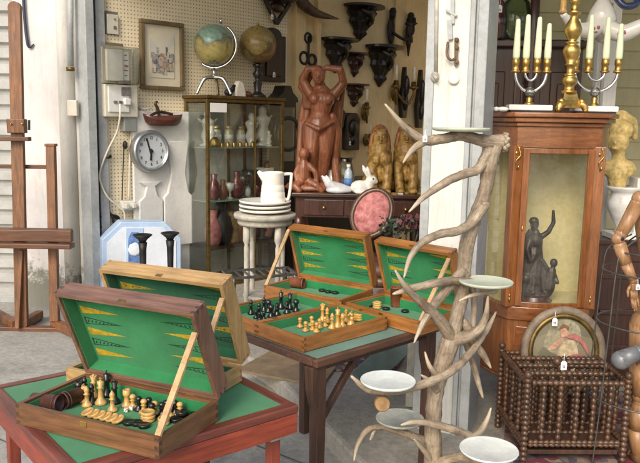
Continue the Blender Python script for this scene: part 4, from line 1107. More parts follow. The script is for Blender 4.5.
# sphinxes
def sphinx(px, Y, label):
    t = figroot('gilt_sphinx', label, 'sphinx figure', px, 190, Y, 'gilt sphinx figures'); s = Y / 718
    t.scale = (.86, .9, 1)
    def q(dx, dy, d=0): return Vector((dx * s, d, dy * s))
    m = MB()
    m.limb([q(0, 10, .08), q(0, 25, .03), q(0, 40, -.02)], [.145, .125, .11], 12)
    m.ball(q(-5, 33, -.10), .062, 10); m.ball(q(5, 33, -.10), .062, 10)
    m.limb([q(-8, 38, -.02), q(-9, 22, -.11), q(-7, 3, -.16)], [.055, .048, .044]); m.limb([q(8, 38, -.02), q(9, 22, -.11), q(7, 3, -.16)], [.055, .048, .044])
    m.ball(q(-7, 2, -.2), (.05, .07, .03), 10); m.ball(q(7, 2, -.2), (.05, .07, .03), 10)
    m.ball(q(-11, 8, .06), (.08, .14, .09), 10); m.ball(q(11, 8, .06), (.08, .14, .09), 10)
    m.cap(q(0, 42, -.02), .06, q(0, 48, -.03), .05)
    m.ball(q(0, 54, -.03), (.072, .075, .09), 12)
    for k in range(5): m.limb([q(-10 + 5 * k, 30 - 2 * abs(k - 2), -.115 + .02 * abs(k - 2)), q(-8 + 4 * k, 12, -.10 + .02 * abs(k - 2))], [.013, .018], 6)
    m.build('body', W['gilt'], t, 0, .0085, 2)
    one('face', W['gilt'], t, lambda m: (m.ball(q(0, 53, -.108), (.013, .022, .022), 8), m.ball(q(-3, 55.3, -.096), (.015, .01, .008), 8), m.ball(q(3, 55.3, -.096), (.015, .01, .008), 8), m.ball(q(0, 49.6, -.098), (.024, .012, .008), 8), m.ball(q(0, 47.2, -.09), (.022, .016, .014), 8)))
    m = MB()
    m.ball(q(0, 58, .03), (.088, .075, .08), 12); m.limb([q(-8.5, 56, .01), q(-10, 45, .0), q(-9.5, 36, -.04)], [.026, .03, .022], 8); m.limb([q(8.5, 56, .01), q(10, 45, .0), q(9.5, 36, -.04)], [.026, .03, .022], 8); m.cap(q(-7, 61.5, -.05), .014, q(7, 61.5, -.05), .014, 6)
    m.build('headdress', mat('worn red gilt ' + label[:8], (.28, .11, .035), .45, .35, 24, .3), t, 0, .009, 1)
    one('plinth', W['gilt'], t, lambda m: m.box((0, .03, -.004 + .008), (.34, .5, .014)), .003)
sphinx(378.5, 6.15, 'gilt seated sphinx figure next to the white rabbit')
sphinx(404, 6.25, 'gilt seated sphinx figure furthest right, half behind the antler tine')
# small things on the table front edge
t = figroot('pottery_rabbit', 'white pottery rabbit with upright ears at the table edge', 'rabbit figure', 363, 192, 5.98)
s = 6.0 / 718
def q(dx, dy, d=0): return Vector((dx * s, d, dy * s))
m = MB(); m.ball(q(-3, 6.5), (.085, .06, .062), 12); m.ball(q(5, 8), (.05, .05, .055), 12); m.ball(q(8.0, 14, -.005), (.05, .042, .042), 12); m.ball(q(12, 12.5, -.005), (.026, .026, .024), 8)
m.limb([q(6, 16, .015), q(1, 24, .02), q(-1, 29, .02)], [.016, .021, .006], 8); m.limb([q(7, 16, -.025), q(4, 24, -.03), q(3, 28, -.03)], [.016, .021, .006], 8)
m.ball(q(-10, 5), .024, 8); m.limb([q(6, 5, -.03), q(8, 1, -.04)], [.022, .016], 8); m.ball(q(-3, 2, -.045), (.055, .025, .018), 8)
m.build('body', W['rabbit'], t, 0, .009, 2)
one('eye', W['ink'], t, lambda m: m.ball(q(9.4, 15.5, -.045), .007, 8))
t = figroot('glass_swan', 'pale glass bird dish with an upswept wing beside the rabbit', 'dish', 335, 193, 5.98)
m = MB(); m.limb([q(14, 4), q(4, 5), q(-6, 9), q(-13, 17)], [.03, .05, .04, .012], 10); m.limb([q(0, 6, -.02), q(-6, 13, -.02), q(-9, 18, -.02)], [.03, .02, .008], 8); m.ball(q(3, 3), (.11, .06, .03), 12)
m.build('body', mat('frosted glass', (.58, .60, .62), .15, .15, 12, 0, coat=.5), t, 0, .010, 2)
t = figroot('water_bottle', 'plastic water bottle with a blue label behind the rabbit', 'bottle', 348, 192, 6.1)
one('body', W['bottle'], t, lambda m: m.lathe([(.036, 0), (.038, .02), (.036, .10), (.038, .14), (.03, .18), (.014, .2), (.014, .215)], 16))
one('cap', W['paper'], t, lambda m: m.lathe([(.017, .21), (.017, .235), (0, .236)], 12))
one('label', W['label'], t, lambda m: m.lathe([(.039, .05), (.039, .12)], 16))
t = figroot('glass_jug', 'clear glass jug behind the glass bird dish', 'jug', 345, 188, 6.35)
one('body', W['crystal'], t, lambda m: m.lathe([(.06, 0), (.08, .05), (.085, .15), (.06, .24), (.075, .28), (.07, .28), (.055, .24)], 18))
t = figroot('white_mug', 'white mug at the back left of the glass jug', 'mug', 333, 188, 6.4)
one('body', W['china'], t, lambda m: m.lathe([(.06, 0), (.065, .02), (.065, .17), (.06, .17), (.055, .02)], 18))
one('handle', W['china'], t, lambda m: m.ring((-.08, 0, .09), .035, .009, (0, 1, 0)))
t = figroot('paper_sheets', 'loose white paper sheets on the table before the sphinx', 'papers', 385, 193, 6.0)
one('sheet', W['paper'], t, lambda m: m.box((0, .06, .004), (.30, .16, .006)))

# --- oval chair back in pink damask, flowers
t = thing('pink_chair', 'oval backed armchair in worn pink damask', 'chair', at(374, 240, 5.0).xy.to_3d() + Vector((0, 0, FL)), R(-10))
c = at(372, 213, 5.0) - t.location
c = Vector((0, 0, c.z)); t.location.x = at(372, 213, 5.0).x
for k in range(1):
    m = MB(); m.M = Matrix.Translation(c) @ Matrix.Rotation(R(24), 4, 'Y') @ Matrix.Rotation(R(-14), 4, 'X')
    m.M = m.M @ Matrix.Diagonal((.118, .04, .158, 1)); o = m.ball((0, 0, 0), 1, 24); m.build('back_cushion', W['pink'], t)
    m = MB(); m.M = Matrix.Translation(c) @ Matrix.Rotation(R(24), 4, 'Y') @ Matrix.Rotation(R(-14), 4, 'X'); m.ring((0, .01, 0), 1, .020, (0, 1, 0), 8, 36, .130, .170)
    m.build('back_frame', W['bobbin'], t)
one('seat', W['cup'], t, lambda m: m.lathe([(.26, .36), (.28, .40), (.26, .46), (.1, .48), (0, .48)], 24, (.05, -.05 + .25, 0)))
one('seat_rail', W['bobbin'], t, lambda m: m.lathe([(.26, .30), (.275, .32), (.27, .37), (.2, .37)], 24, (.05, .2, 0)))
for x, y in ((-.13, .02), (.23, .02), (-.12, .38), (.22, .38)):
    one('leg', W['bobbin'], t, lambda m: m.lathe([(.014, 0), (.02, .02), (.026, .25), (.034, .31)], 10, (x, y, 0)))
one('back_support', W['bobbin'], t, lambda m: m.bar((.08, .1, .4), (c.x + .07, .03, c.z - .2), .04, .03))
fl = at(403, 222, 4.7)
t = thing('fabric_flowers', 'dusty mauve fabric flowers with green leaves in a pot beside the pink chair', 'flowers', (fl.x, fl.y, FL), 0)
hz = fl.z - FL
one('pot', W['terra'], t, lambda m: m.lathe([(.10, 0), (.14, .2), (.15, .3), (.16, .32), (.14, .32), (.12, .28)], 18))
one('stems', W['leaf'], t, lambda m: [m.tube([(0, 0, .28), (x * .4, 0, hz * .6), (x, y, hz - .05)], .006, 6, 4) for x, y in ((-.12, 0), (-.05, -.06), (.03, .02), (.10, -.04))])
m = MB()
for i in range(120):
    x, y, z = max(-.14, min(.12, random.gauss(-.045, .06))), random.gauss(-.02, .04), hz + min(.03, random.gauss(-.03, .032))
    e = Euler((random.uniform(-1, 1), random.uniform(-1, 1), random.uniform(0, 6))).to_matrix().to_4x4()
    m.M = Matrix.Translation((x, y, z)) @ e
    L_ = random.uniform(.025, .05); m.poly([(0, 0, 0), (L_ * .4, L_ * .3, .005), (0, L_, 0), (-L_ * .4, L_ * .3, .005)])
m.M = Matrix(); m.build('leaves', W['leaf'], t, fixn=False)
for bx, bz in ((.06, .0), (.02, .04), (.10, .035), (-.02, -.01), (.12, -.03)):
    m = MB(); c0 = Vector((bx, -.06, hz + bz))
    for k in range(34):
        d = Vector((random.gauss(0, 1), random.gauss(0, 1), random.gauss(0, 1))).normalized()
        e = d.to_track_quat('Z', 'Y').to_matrix().to_4x4(); m.M = Matrix.Translation(c0 + d * random.uniform(.008, .034)) @ e
        L_ = .017; m.poly([(-L_, -L_, 0), (L_, -L_, .005), (L_, L_, 0), (-L_, L_, .007)])
    m.M = Matrix(); m.build('blossom', W['bloom'], t, fixn=False)

# --- round cream plant stand with plates and jug, iron trivet
P0 = at(265, 213, 4.75)
t = thing('plant_stand', 'round chipped cream wooden stand with turned legs carrying plates', 'stand', (P0.x, P0.y, FL), R(20))
sz = P0.z - FL; sr = 31 * 4.75 / 720
one('round_top', W['stand'], t, lambda m: m.lathe([(sr * .86, sz - .075), (sr * .9, sz - .06), (sr * .88, sz - .035), (sr * 1.0, sz - .03), (sr * 1.02, sz - .012), (sr, sz), (sr * .5, sz)], 36))
for k in range(4):
    a = R(20) + k * PI / 2; x, y = sr * .72 * math.cos(a), sr * .72 * math.sin(a)
    one('leg', W['stand'], t, lambda m: m.lathe([(.010, 0), (.014, .03), (.011, .08), (.017, .12), (.018, sz - .22), (.013, sz - .2), (.024, sz - .17), (.022, sz - .07)], 12, (x, y, 0)))
one('low_shelf', W['stand'], t, lambda m: m.lathe([(sr * .70, .27), (sr * .72, .28), (sr * .70, .295)], 30))
pz = P0.z
for i, lb in enumerate(('cream china plate at the bottom of the stack on the round stand', 'middle cream china plate of the stack', 'topmost cream china plate, directly under the jug')):
    r0 = .172
    ob = one('china_plate', W['china'], None, lambda m: m.lathe([(.10, 0), (.11, .004), (r0, .018), (r0, .030), (r0 - .006, .0305), (.11, .012), (0, .011)], 36))
    ob.location = (P0.x + random.uniform(-.004, .004), P0.y, pz + .002 + .0275 * i); tag(ob, lb, 'plate', 'stack of cream plates')
jz = pz + .002 + .0275 * 2 + .013
jp = at(273, 197, 4.75)
t = thing('china_jug', 'tall cream ribbed china jug on the stack of plates', 'jug', (jp.x, jp.y - .02, jz), R(8))
JH = at(271, 172, 4.72).z - jz
one('body', W['china'], t, lambda m: m.lathe([(.075, 0), (.082, .004), (.084, .03), (.080, .035), (.082, .04), (.079, .075), (.076, .078), (.078, .083), (.074, .12), (.071, .123), (.073, .128), (.070, JH - .01), (.073, JH), (.067, JH), (.064, .05), (0, .03)], 32))
one('handle', W['china'], t, lambda m: m.tube([(.068, 0, JH - .015), (.115, 0, JH - .012), (.122, 0, JH - .03), (.105, 0, .035), (.075, 0, .03)], [.011, .011, .011, .011, .011], 8, 4))
one('spout', W['china'], t, lambda m: m.tube([(-.055, 0, JH - .045), (-.082, 0, JH - .012), (-.098, 0, JH + .004)], [.025, .018, .010], 10, 4))
tp = at(262, 285, 4.35)
t = thing('iron_trivet', 'low grey wrought iron footman rack under the round stand', 'trivet', (tp.x, tp.y, FL), R(20))
th = at(262, 273, 4.35).z - FL
one('rim', W['wire'], t, lambda m: [m.bar(a, b, .014, .014) for a, b in (((-.22, -.1, th), (.2, -.1, th)), ((-.22, .12, th), (.2, .12, th)), ((-.22, -.1, th), (-.22, .12, th)), ((.2, -.1, th), (.2, .12, th)))])
one('cross_bars', W['wire'], t, lambda m: [m.bar((-.2 + .05 * k, -.1, th + .004), (-.2 + .05 * k, .12, th + .004), .012, .008) for k in range(8)])
for x, y in ((-.2, -.1), (.18, -.1), (-.2, .12), (.18, .12)):
    one('scroll_leg', W['wire'], t, lambda m: m.tube([(x, y, th), (x * 1.05, y, th * .6), (x * .92, y, th * .3), (x * 1.1, y, 0.012)], [.014, .016, .012, .014], 8, 4))
# chandelier fragment near the pillar top
cp = at(405, -8, 6.8)
t = thing('crystal_chandelier', 'small crystal chandelier hanging inside near the pillar top', 'chandelier', cp, 0)
one('brass_body', W['brass_old'], t, lambda m: m.lathe([(.02, .55), (.01, .4), (.05, .3), (.02, .2), (.07, .1), (.03, 0), (0, -.01)], 14))
one('chain', W['brass_old'], t, lambda m: m.tube([(0, 0, .5), (0, 0, 3.31 - cp.z)], .008, 6, 1))
for k in range(6):
    a = k * PI / 3
    one('arm', W['brass_old'], t, lambda m: m.tube([(0, 0, .1), (.1 * math.cos(a), .1 * math.sin(a), .02), (.2 * math.cos(a), .2 * math.sin(a), .08)], .009, 6, 4))
    one('crystal_drop', W['crystal'], t, lambda m: m.lathe([(0, -.08), (.018, -.05), (.01, 0), (0, .02)], 8, (.2 * math.cos(a), .2 * math.sin(a), .05)))
# mat and rug
a, b, c_, d = on(236, 372, FL), on(322, 388, FL), on(372, 352, FL), on(285, 345, FL)
m = MB(); m.slab([(p.x, p.y) for p in (a, b, c_ + Vector((-.12, .1, 0)), d)], FL + .002, FL + .016); tag(m.build('door_mat', W['mat']), 'brown coir doormat on the shop floor behind the chess table', 'doormat')
a, b, c_, d = on(318, 372, FL), on(395, 372, FL), on(425, 325, FL), on(335, 325, FL)
m = MB(); m.slab([(p.x, p.y) for p in (a, b, c_, d)], FL + .004, FL + .012); o = tag(m.build('persian_rug', W['rug']), 'worn red patterned rug on the shop floor under the chess table', 'rug')
# ================================================================== red card table and its two cases
def flat(p): return Vector((p.x, p.y, 0))
TZ = .72
rc = on(299, 405, TZ); d1 = (on(160, 446, TZ) - rc); d1 = flat(d1).normalized(); d2 = Vector((d1.y, -d1.x, 0))
if d2.x > 0: d2 = -d2                     # towards back left
e1 = -d1; 
lf = on(0, 401, TZ)
L1 = (rc - lf).dot(e1); N0 = rc - e1 * L1                      # near corner
bk = on(30, 378, TZ); L2 = (bk - N0).dot(d2)
t = thing('card_table', 'worn red lacquered folding table with green baize top', 'table', flat(N0), math.atan2(e1.y, e1.x))
m = MB()
rim = .036
for (cx, cy, sx, sy) in ((L1 / 2, rim / 2, L1, rim), (L1 / 2, L2 - rim / 2, L1, rim), (rim / 2, L2 / 2, rim, L2 - 2 * rim), (L1 - rim / 2, L2 / 2, rim, L2 - 2 * rim)):
    m.mi = int(sy > sx); m.box((cx, cy, TZ - .012), (sx, sy, .024))
m.build('top_rim', [W['mahog_rim'], W['mahog_rim_y']], t, .004)
one('baize_top', W['felt'], t, lambda m: m.box((L1 / 2, L2 / 2, TZ - .012), (L1 - 2 * rim, L2 - 2 * rim, .018)))
m = MB(); ah = .062
for (cx, cy, sx, sy) in ((L1 / 2, .013, L1 - .004, .02), (L1 / 2, L2 - .013, L1 - .004, .02), (.013, L2 / 2, .02, L2 - .05), (L1 - .013, L2 / 2, .02, L2 - .05)):
    m.mi = int(sy > sx); m.box((cx, cy, TZ - .025 - ah / 2), (sx, sy, ah))
m.build('apron', [W['red'], W['red_y']], t, .003)
for x in (.055, L1 - .055):
    for y in (.055, L2 - .055):
        lg = one('leg', W['redz'], t, lambda m: m.box((x, y, (TZ - .09) / 2), (.034, .034, TZ - .09)), .003)
        one('ferrule', W['steel'], lg, lambda m: m.box((x, y, TZ - .10), (.037, .037, .022)), .002)

def pointstrip(m, mi, x0, x1, yc, hh, z):
    m.mi = mi; m.poly([(x0, yc - hh, z), (x1, yc, z), (x0, yc + hh, z)])
def felt_pts(m, Wd, Dd, z, style, mr=.012):
    """painted points of a backgammon board on one half"""
    n = 6; hp = (Dd - 2 * mr - .035) / n; ln = Wd * .30
    for i in range(n):
        yc = mr + .0175 + hp * (i + .5)
        for side in (0, 1):
            xa = mr + .012 if side == 0 else Wd - mr - .012
            sg = 1 if side == 0 else -1
            col = 1 if (i + side) % 2 == 0 else 2
            if col == 1:
                pointstrip(m, 1, xa, xa + sg * ln, yc, hp * .35, z)
                if style == 'fancy':
                    m.mi = 0
                    for k in range(4):
                        a = .12 + k * .2; q = hp * .35 * (1 - a) * .45
                        m.poly([(xa + sg * ln * a, yc - q, z + .0005), (xa + sg * ln * (a + .07), yc, z + .0005), (xa + sg * ln * a, yc + q, z + .0005)])
            else:
                pointstrip(m, 2, xa, xa + sg * ln, yc, hp * .35, z)
                m.mi = 0
                a0, a1 = xa + sg * ln * .05, xa + sg * ln * .80
                m.poly([(a0, yc - hp * .26, z + .0005), (a1, yc, z + .0005), (a0, yc + hp * .26, z + .0005)])
                m.mi = 2
                for k in range(7):
                    a = .08 + k * .1; q = hp * .26 * (1 - a) * .9
                    m.poly([(xa + sg * ln * a, yc - q * .9, z + .001), (xa + sg * ln * (a + .045), yc - q * .2, z + .001), (xa + sg * ln * (a + .045), yc + q * .7, z + .001), (xa + sg * ln * a, yc + q * .2, z + .001)])
    m.mi = 0
def greek(m, x0, y0, x1, y1, s, z):
    m.mi = 1
    d = Vector((x1 - x0, y1 - y0, 0)); L = d.length; d.normalize(); nrm = Vector((-d.y, d.x, 0)); o = Vector((x0, y0, z)); k = 0
    def seg(a, b, w=.0022):
        p, q = o + d * a[0] + nrm * a[1], o + d * b[0] + nrm * b[1]; v = (q - p).normalized(); u = Vector((-v.y, v.x, 0)) * w
        m.poly([p - u - v * w, q - u + v * w, q + u + v * w, p + u - v * w])
    while (k + 1) * s < L:
        a = k * s
        for p, q in (((a, 0), (a, s * .8)), ((a, s * .8), (a + s * .7, s * .8)), ((a + s * .7, s * .8), (a + s * .7, s * .3)), ((a + s * .7, s * .3), (a + s * .35, s * .3)), ((a, 0), (a + s, 0))):
            seg(p, q)
        k += 1
    m.mi = 0
def tray(root, name, Wd, Dd, H, wm, fm, fl_style=None, mr=.013, z0=0.0, M=None, floor=.010, backM=False):
    M = M or Matrix()
    m = MB(); m.M = M
    for k_, (cx, cy, sx, sy) in enumerate(((Wd / 2, mr / 2, Wd, mr), (Wd / 2, Dd - mr / 2, Wd, mr), (mr / 2, Dd / 2, mr, Dd - 2 * mr), (Wd - mr / 2, Dd / 2, mr, Dd - 2 * mr))):
        m.mi = 1 if k_ > 1 else 0
        m.box((cx, cy, z0 + H / 2), (sx, sy, H))
    m.mi = 0
    m.box((Wd / 2, Dd / 2, z0 + .003), (Wd - 2 * mr, Dd - 2 * mr, .006))
    m.mi = 2
    nf = 5
    for k in range(nf):
        zc = z0 + H * (k + .5) / nf; hh_ = H / nf * .96
        for xx in (0, Wd):
            for yy in (0, Dd):
                sx_, sy_ = (1 if xx else -1), (1 if yy else -1)
                if k % 2 == 0: m.box((xx - sx_ * mr / 2, yy + sy_ * .0001, zc), (mr * .96, .0006, hh_))
                else: m.box((xx + sx_ * .0001, yy - sy_ * mr / 2, zc), (.0006, mr * .96, hh_))
    m.mi = 0
    o = m.build(name, [W[wm], W[wm + ('_v' if name == 'lid' else '_y')], W[wm + '_end']], root, .0016)
    m = MB(); m.M = M
    m.box((Wd / 2, Dd / 2, z0 + .0075), (Wd - 2 * mr - .001, Dd - 2 * mr - .001, .002))
    for (cx, cy, sx, sy) in ((Wd / 2, mr + .0012, Wd - 2 * mr, .0018), (Wd / 2, Dd - mr - .0012, Wd - 2 * mr, .0018), (mr + .0012, Dd / 2, .0018, Dd - 2 * mr - .006), (Wd - mr - .0012, Dd / 2, .0018, Dd - 2 * mr - .006)):
        m.box((cx, cy, z0 + .0085 + (H - .017) / 2), (sx, sy, H - .017))
    if fl_style:
        felt_pts(m, Wd, Dd, z0 + .0093, fl_style)
        if fl_style == 'fancy':
            greek(m, mr + .02, Dd - mr - .028, Wd - mr - .02, Dd - mr - .028, .022, z0 + .0093)
    f = m.build('felt_lining', [fm, W['yellow'], W['black_paint']], o, fixn=True)
    return o
def case(name, label, fl, dirv, Wd, Dd, H, T, zt, wm, fm, phi, style, cat='backgammon case', strut_x=None, strut_top=.80, strutm='strut', catch=True, lm=None, DL=None):
    rz = math.atan2(dirv.y, dirv.x)
    t = thing(name, label, cat, (fl.x, fl.y, zt + .001), rz)
    tray(t, 'base_tray', Wd, Dd, H, wm, fm, None)
    a = R(phi); c, s = math.cos(a), math.sin(a)
    M = Matrix(((1, 0, 0, 0), (0, -c, -s, Dd), (0, s, -c, H + .001), (0, 0, 0, 1)))
    T0 = Matrix.Translation((0, 0, -T))
    DL = DL or Dd
    lid = tray(t, 'lid', Wd, DL, T, lm or wm, fm, style, M=M @ T0)
    # prop
    sx = Wd - .008 if strut_x is None else strut_x
    p0 = Vector((sx, .008, H)); p1 = M @ Vector((sx, DL * strut_top, .004))
    one('prop_strut', W[strutm], t, lambda m: m.bar(p0, p1, .009, .017, (1, 0, 0)), .001)
    for x in (Wd * .2, Wd * .8):
        one('hinge', W['brass'], t, lambda m: m.box((x, Dd + .001, H), (.03, .003, .02)))
    if catch:
        one('brass_catch', W['brass'], lid, lambda m: (setattr(m, 'M', M), m.box((Wd * .5, DL + .001, -.008), (.022, .003, .012))))
        one('lock_plate', W['brass'], t, lambda m: (m.box((Wd * .5, -.001, H - .012), (.022, .003, .016)), ), .001)
    return t, rz
HA = .058
za = TZ + HA
hl, hr_ = on(91, 374, za), on(225, 405, za); fl_, fr_ = on(10, 403, za), on(152, 433, za)
dA = flat((hr_ - hl).normalized() + (fr_ - fl_).normalized()).normalized()
WA = ((hr_ - hl).length + (fr_ - fl_).length) / 2; nA = Vector((-dA.y, dA.x, 0))
DA = (((hl - fl_).dot(nA)) + (hr_ - fr_).dot(nA)) / 2 + .014
cA = (hl + hr_ + fl_ + fr_) / 4; FA = cA - dA * WA / 2 - nA * DA / 2
case('backgammon_case', 'dark brown open backgammon case nearest the camera, full of chessmen', FA, dA, WA, DA, HA, .058, TZ, 'walnut', W['felt'], 67, 'plain', lm='walnut_lid', DL=DA + .03)
# rim of the lid in darker wood is part of the case wood; second case behind it
FB = FA + nA * (DA + .022) + dA * (-.10)
DB = DA + .005
case('backgammon_case', 'light pine open backgammon case with yellow Greek key stencils behind the dark brown one', FB, dA, WA + .0, DB, HA - .006, .06, TZ, 'pine', W['felt_old'], 68, 'fancy', strut_top=.85, DL=DB + .034)
pricetag(0, 0, 0, 'small price tag at the right corner of the pine backgammon case', .8, flat(FB) + dA * (WA * .93) + Vector((0, 0, TZ + HA - .005)) + nA * -.004, math.atan2(dA.y, dA.x))

# ------------------------------------------------------------------ chessmen, draughts, cups
PAWN = [(.30, 0), (.32, .06), (.28, .14), (.15, .26), (.12, .5), (.2, .56), (.1, .62), (.19, .74), (.2, .82), (.14, .94), (0, 1)]
ROOK = [(.27, 0), (.28, .07), (.24, .16), (.15, .28), (.14, .6), (.2, .68), (.21, .72), (.2, .98), (.14, 1.0), (.13, .92), (0, .92)]
BISH = [(.24, 0), (.25, .06), (.2, .14), (.11, .26), (.09, .55), (.16, .6), (.08, .64), (.13, .76), (.12, .84), (.06, .94), (.04, .95), (.04, .98), (0, 1)]
QUEEN = [(.22, 0), (.23, .05), (.2, .12), (.1, .25), (.085, .58), (.14, .63), (.08, .67), (.14, .88), (.12, .9), (.06, .9), (.04, .96), (0, 1)]
KING = [(.21, 0), (.22, .05), (.19, .12), (.1, .25), (.085, .58), (.14, .63), (.08, .67), (.13, .85), (.05, .88), (.03, .9)]
KNB = [(.27, 0), (.28, .07), (.24, .16), (.17, .26), (.16, .32), (0, .33)]
PROFS = {'pawn': PAWN, 'rook': ROOK, 'bishop': BISH, 'queen': QUEEN, 'king': KING, 'knight': KNB}
HT = {'pawn': .040, 'rook': .050, 'bishop': .060, 'queen': .072, 'king': .080, 'knight': .056}
def man(kind, mt, p, label, group=None, k=1.0):
    h = HT[kind] * k
    m = MB(); m.lathe([(r * h * (1.12 if kind in ('pawn', 'rook') else 1), z * h) for r, z in PROFS[kind]], 16)
    if kind == 'king':
        m.box((0, 0, .945 * h), (.03 * h, .03 * h, .12 * h)); m.box((0, 0, .955 * h), (.10 * h, .03 * h, .03 * h))
    if kind == 'knight':
        m.limb([(0, .05 * h, .3 * h), (0, .06 * h, .6 * h), (0, .0, .82 * h), (0, -.16 * h, .74 * h), (0, -.22 * h, .66 * h)], [.15 * h, .14 * h, .12 * h, .08 * h, .06 * h], 8)
        for s in (-1, 1): m.cap((s * .05 * h, .03 * h, .88 * h), .04 * h, (s * .05 * h, .03 * h, .98 * h), .012 * h, 6)
    if kind == 'queen':
        for i in range(8): m.ball((.12 * h * math.cos(i * PI / 4), .12 * h * math.sin(i * PI / 4), .9 * h), .028 * h, 6)
    o = m.build('chess_' + kind, W[mt]); o.location = p; o.rotation_euler = (0, 0, random.uniform(-2, 2))
    return tag(o, label, 'chess piece', group)
zA = TZ + .0105
def onA(px, py): return on(px, py, zA)
GA = 'chess pieces in the dark brown case'
C1, B1 = 'boxwood', 'ebony'
for kind, mt, px, py, lb in (
        ('king', C1, 101, 404, 'tallest pale king in the dark brown case'), ('bishop', C1, 87, 406, 'pale bishop left of the pale king in the dark brown case'),
        ('queen', C1, 94, 397, 'pale queen behind the left bishop in the dark brown case'),
        ('bishop', C1, 112.5, 411, 'pale bishop in front of the dark queen in the brown case'), ('rook', C1, 127, 406, 'pale rook to the right of the tall pale pieces'),
        ('knight', C1, 84, 402, 'pale knight behind the leather cups in the dark brown case'),
        ('king', B1, 107, 396, 'black king behind the pale king in the dark brown case'), ('bishop', B1, 85, 396, 'black bishop at the left of the pale pieces in the brown case'),
        ('bishop', B1, 92, 403, 'black bishop between the two left pale pieces'), ('queen', B1, 115, 403, 'black queen behind the front pale bishop'),
        ('rook', B1, 79, 398, 'black rook by the left wall of the dark brown case')):
    man(kind, mt, onA(px, py), lb, None, 1.0)
for i, (px, py) in enumerate(((133, 408), (144, 413), (155, 415), (169, 416), (172, 412), (180, 416))):
    man('pawn', C1, onA(px, py), 'pale pawn in the row along the hinge of the dark brown case', 'pale pawns in the dark brown case', 1.05)
for i, (px, py) in enumerate(((139, 410), (149, 411), (152, 417), (162, 416), (166, 414), (175, 414))):
    man('pawn', B1, onA(px, py), 'black pawn in the row along the hinge of the dark brown case', 'black pawns in the dark brown case', 1.05)
def disc(mt, p, label, group=None, r=.016, h=.009, tilt=None):
    m = MB(); m.lathe([(r * .94, 0), (r, h * .2), (r, h * .8), (r * .94, h), (r * .75, h), (r * .7, h * .85), (0, h * .85)], 24)
    o = m.build('draughts_piece', W[mt]); o.location = p
    if tilt: o.rotation_euler = tilt
    return tag(o, label, 'draughts piece', group)
for i in range(6):
    p = onA(88 + i * 6.1, 415 + i * 1.5); p.z += .006 + .0 * i
    disc('boxwood', p, 'pale wooden draughts piece in the overlapping fan at the front of the brown case', 'fanned pale draughts pieces', .0185, .007, (R(8), R(-19), 0))
for px, py in ((129, 424), (137, 424.5), (144, 427)): disc('ebony', onA(px, py), 'black draughts piece lying flat in front of the dice', 'flat black draughts pieces in the brown case', .0165)
def stack(mt, p, n, label, group, r=.0165, h=.0095):
    for i in range(n): disc(mt, p + Vector((random.uniform(-.001, .001), random.uniform(-.001, .001), h * i * 1.01)), label, group, r, h)
stack('boxwood', onA(148, 421), 3, 'pale draughts piece in the small stack beside the strut of the brown case', 'stacked pale draughts pieces, dark brown case', .02)
stack('boxwood', onA(164, 424), 2, 'pale draughts piece in the low pile right of the strut foot', 'pale draughts pieces right of the strut')
for i, (px, py) in enumerate(((176, 421), (186, 420), (182, 418), (194, 417), (200, 414))): disc('ebony', onA(px, py) + Vector((0, 0, .0 if i != 2 else .011)), 'black draughts piece piled in the right end of the brown case', 'black draughts pieces at the right end', .0175, .010)
def die(p, label):
    m = MB(); s = .011; m.box((0, 0, s / 2), (s, s, s)); o = m.build('die', W['ivory'], None, .0015); o.location = p; o.rotation_euler = (0, 0, random.uniform(0, 1.5))
    m = MB()
    for x, z in ((-.3, -.3), (.3, .3), (0, 0)): m.box((x * s, -s / 2 - .0002, s / 2 + z * s), (.0022, .0006, .0022)); 
    m.box((0, 0, s + .0002), (.0025, .0025, .0006)); m.build('pips', W['ink'], o)
    return tag(o, label, 'die')
die(onA(126, 412), 'white die lying nearer the fan of draughts pieces'); die(onA(131.5, 410), 'white die lying nearer the pawns')
def cup(p, a, label, mt, r=.026, L=.085, standing=False):
    t = thing('dice_cup', label, 'dice cup', p, a)
    M = Matrix() if standing else Matrix.Translation((0, 0, r * 1.0)) @ Matrix.Rotation(PI / 2, 4, 'Y')
    m = MB(); m.M = M; m.lathe([(r * .86, 0), (r * .88, .004), (r * .98, L - .006), (r * 1.0, L - .006), (r * 1.0, L), (r * .9, L), (r * .8, .008), (0, .008)], 24); m.build('leather_body', W[mt], t)
    m = MB(); m.M = M; m.ring((0, 0, L - .012), r * .985, .0018, (0, 0, 1)); m.build('stitched_rim', W['cup'], t)
    return t
p, q_ = onA(33, 408), onA(62, 412)
aa = math.atan2((q_ - p).y, (q_ - p).x)
cup(p, aa, 'dark brown leather dice cup lying at the left of the brown case', 'cup', .024, .088)
p, q_ = onA(80, 402), onA(62, 408); cup(p + Vector((0, 0, 0)), math.atan2((q_ - p).y, (q_ - p).x) + .15, 'dark leather dice cup lying beside the chessmen, its mouth to the other cup', 'cup', .024, .062)

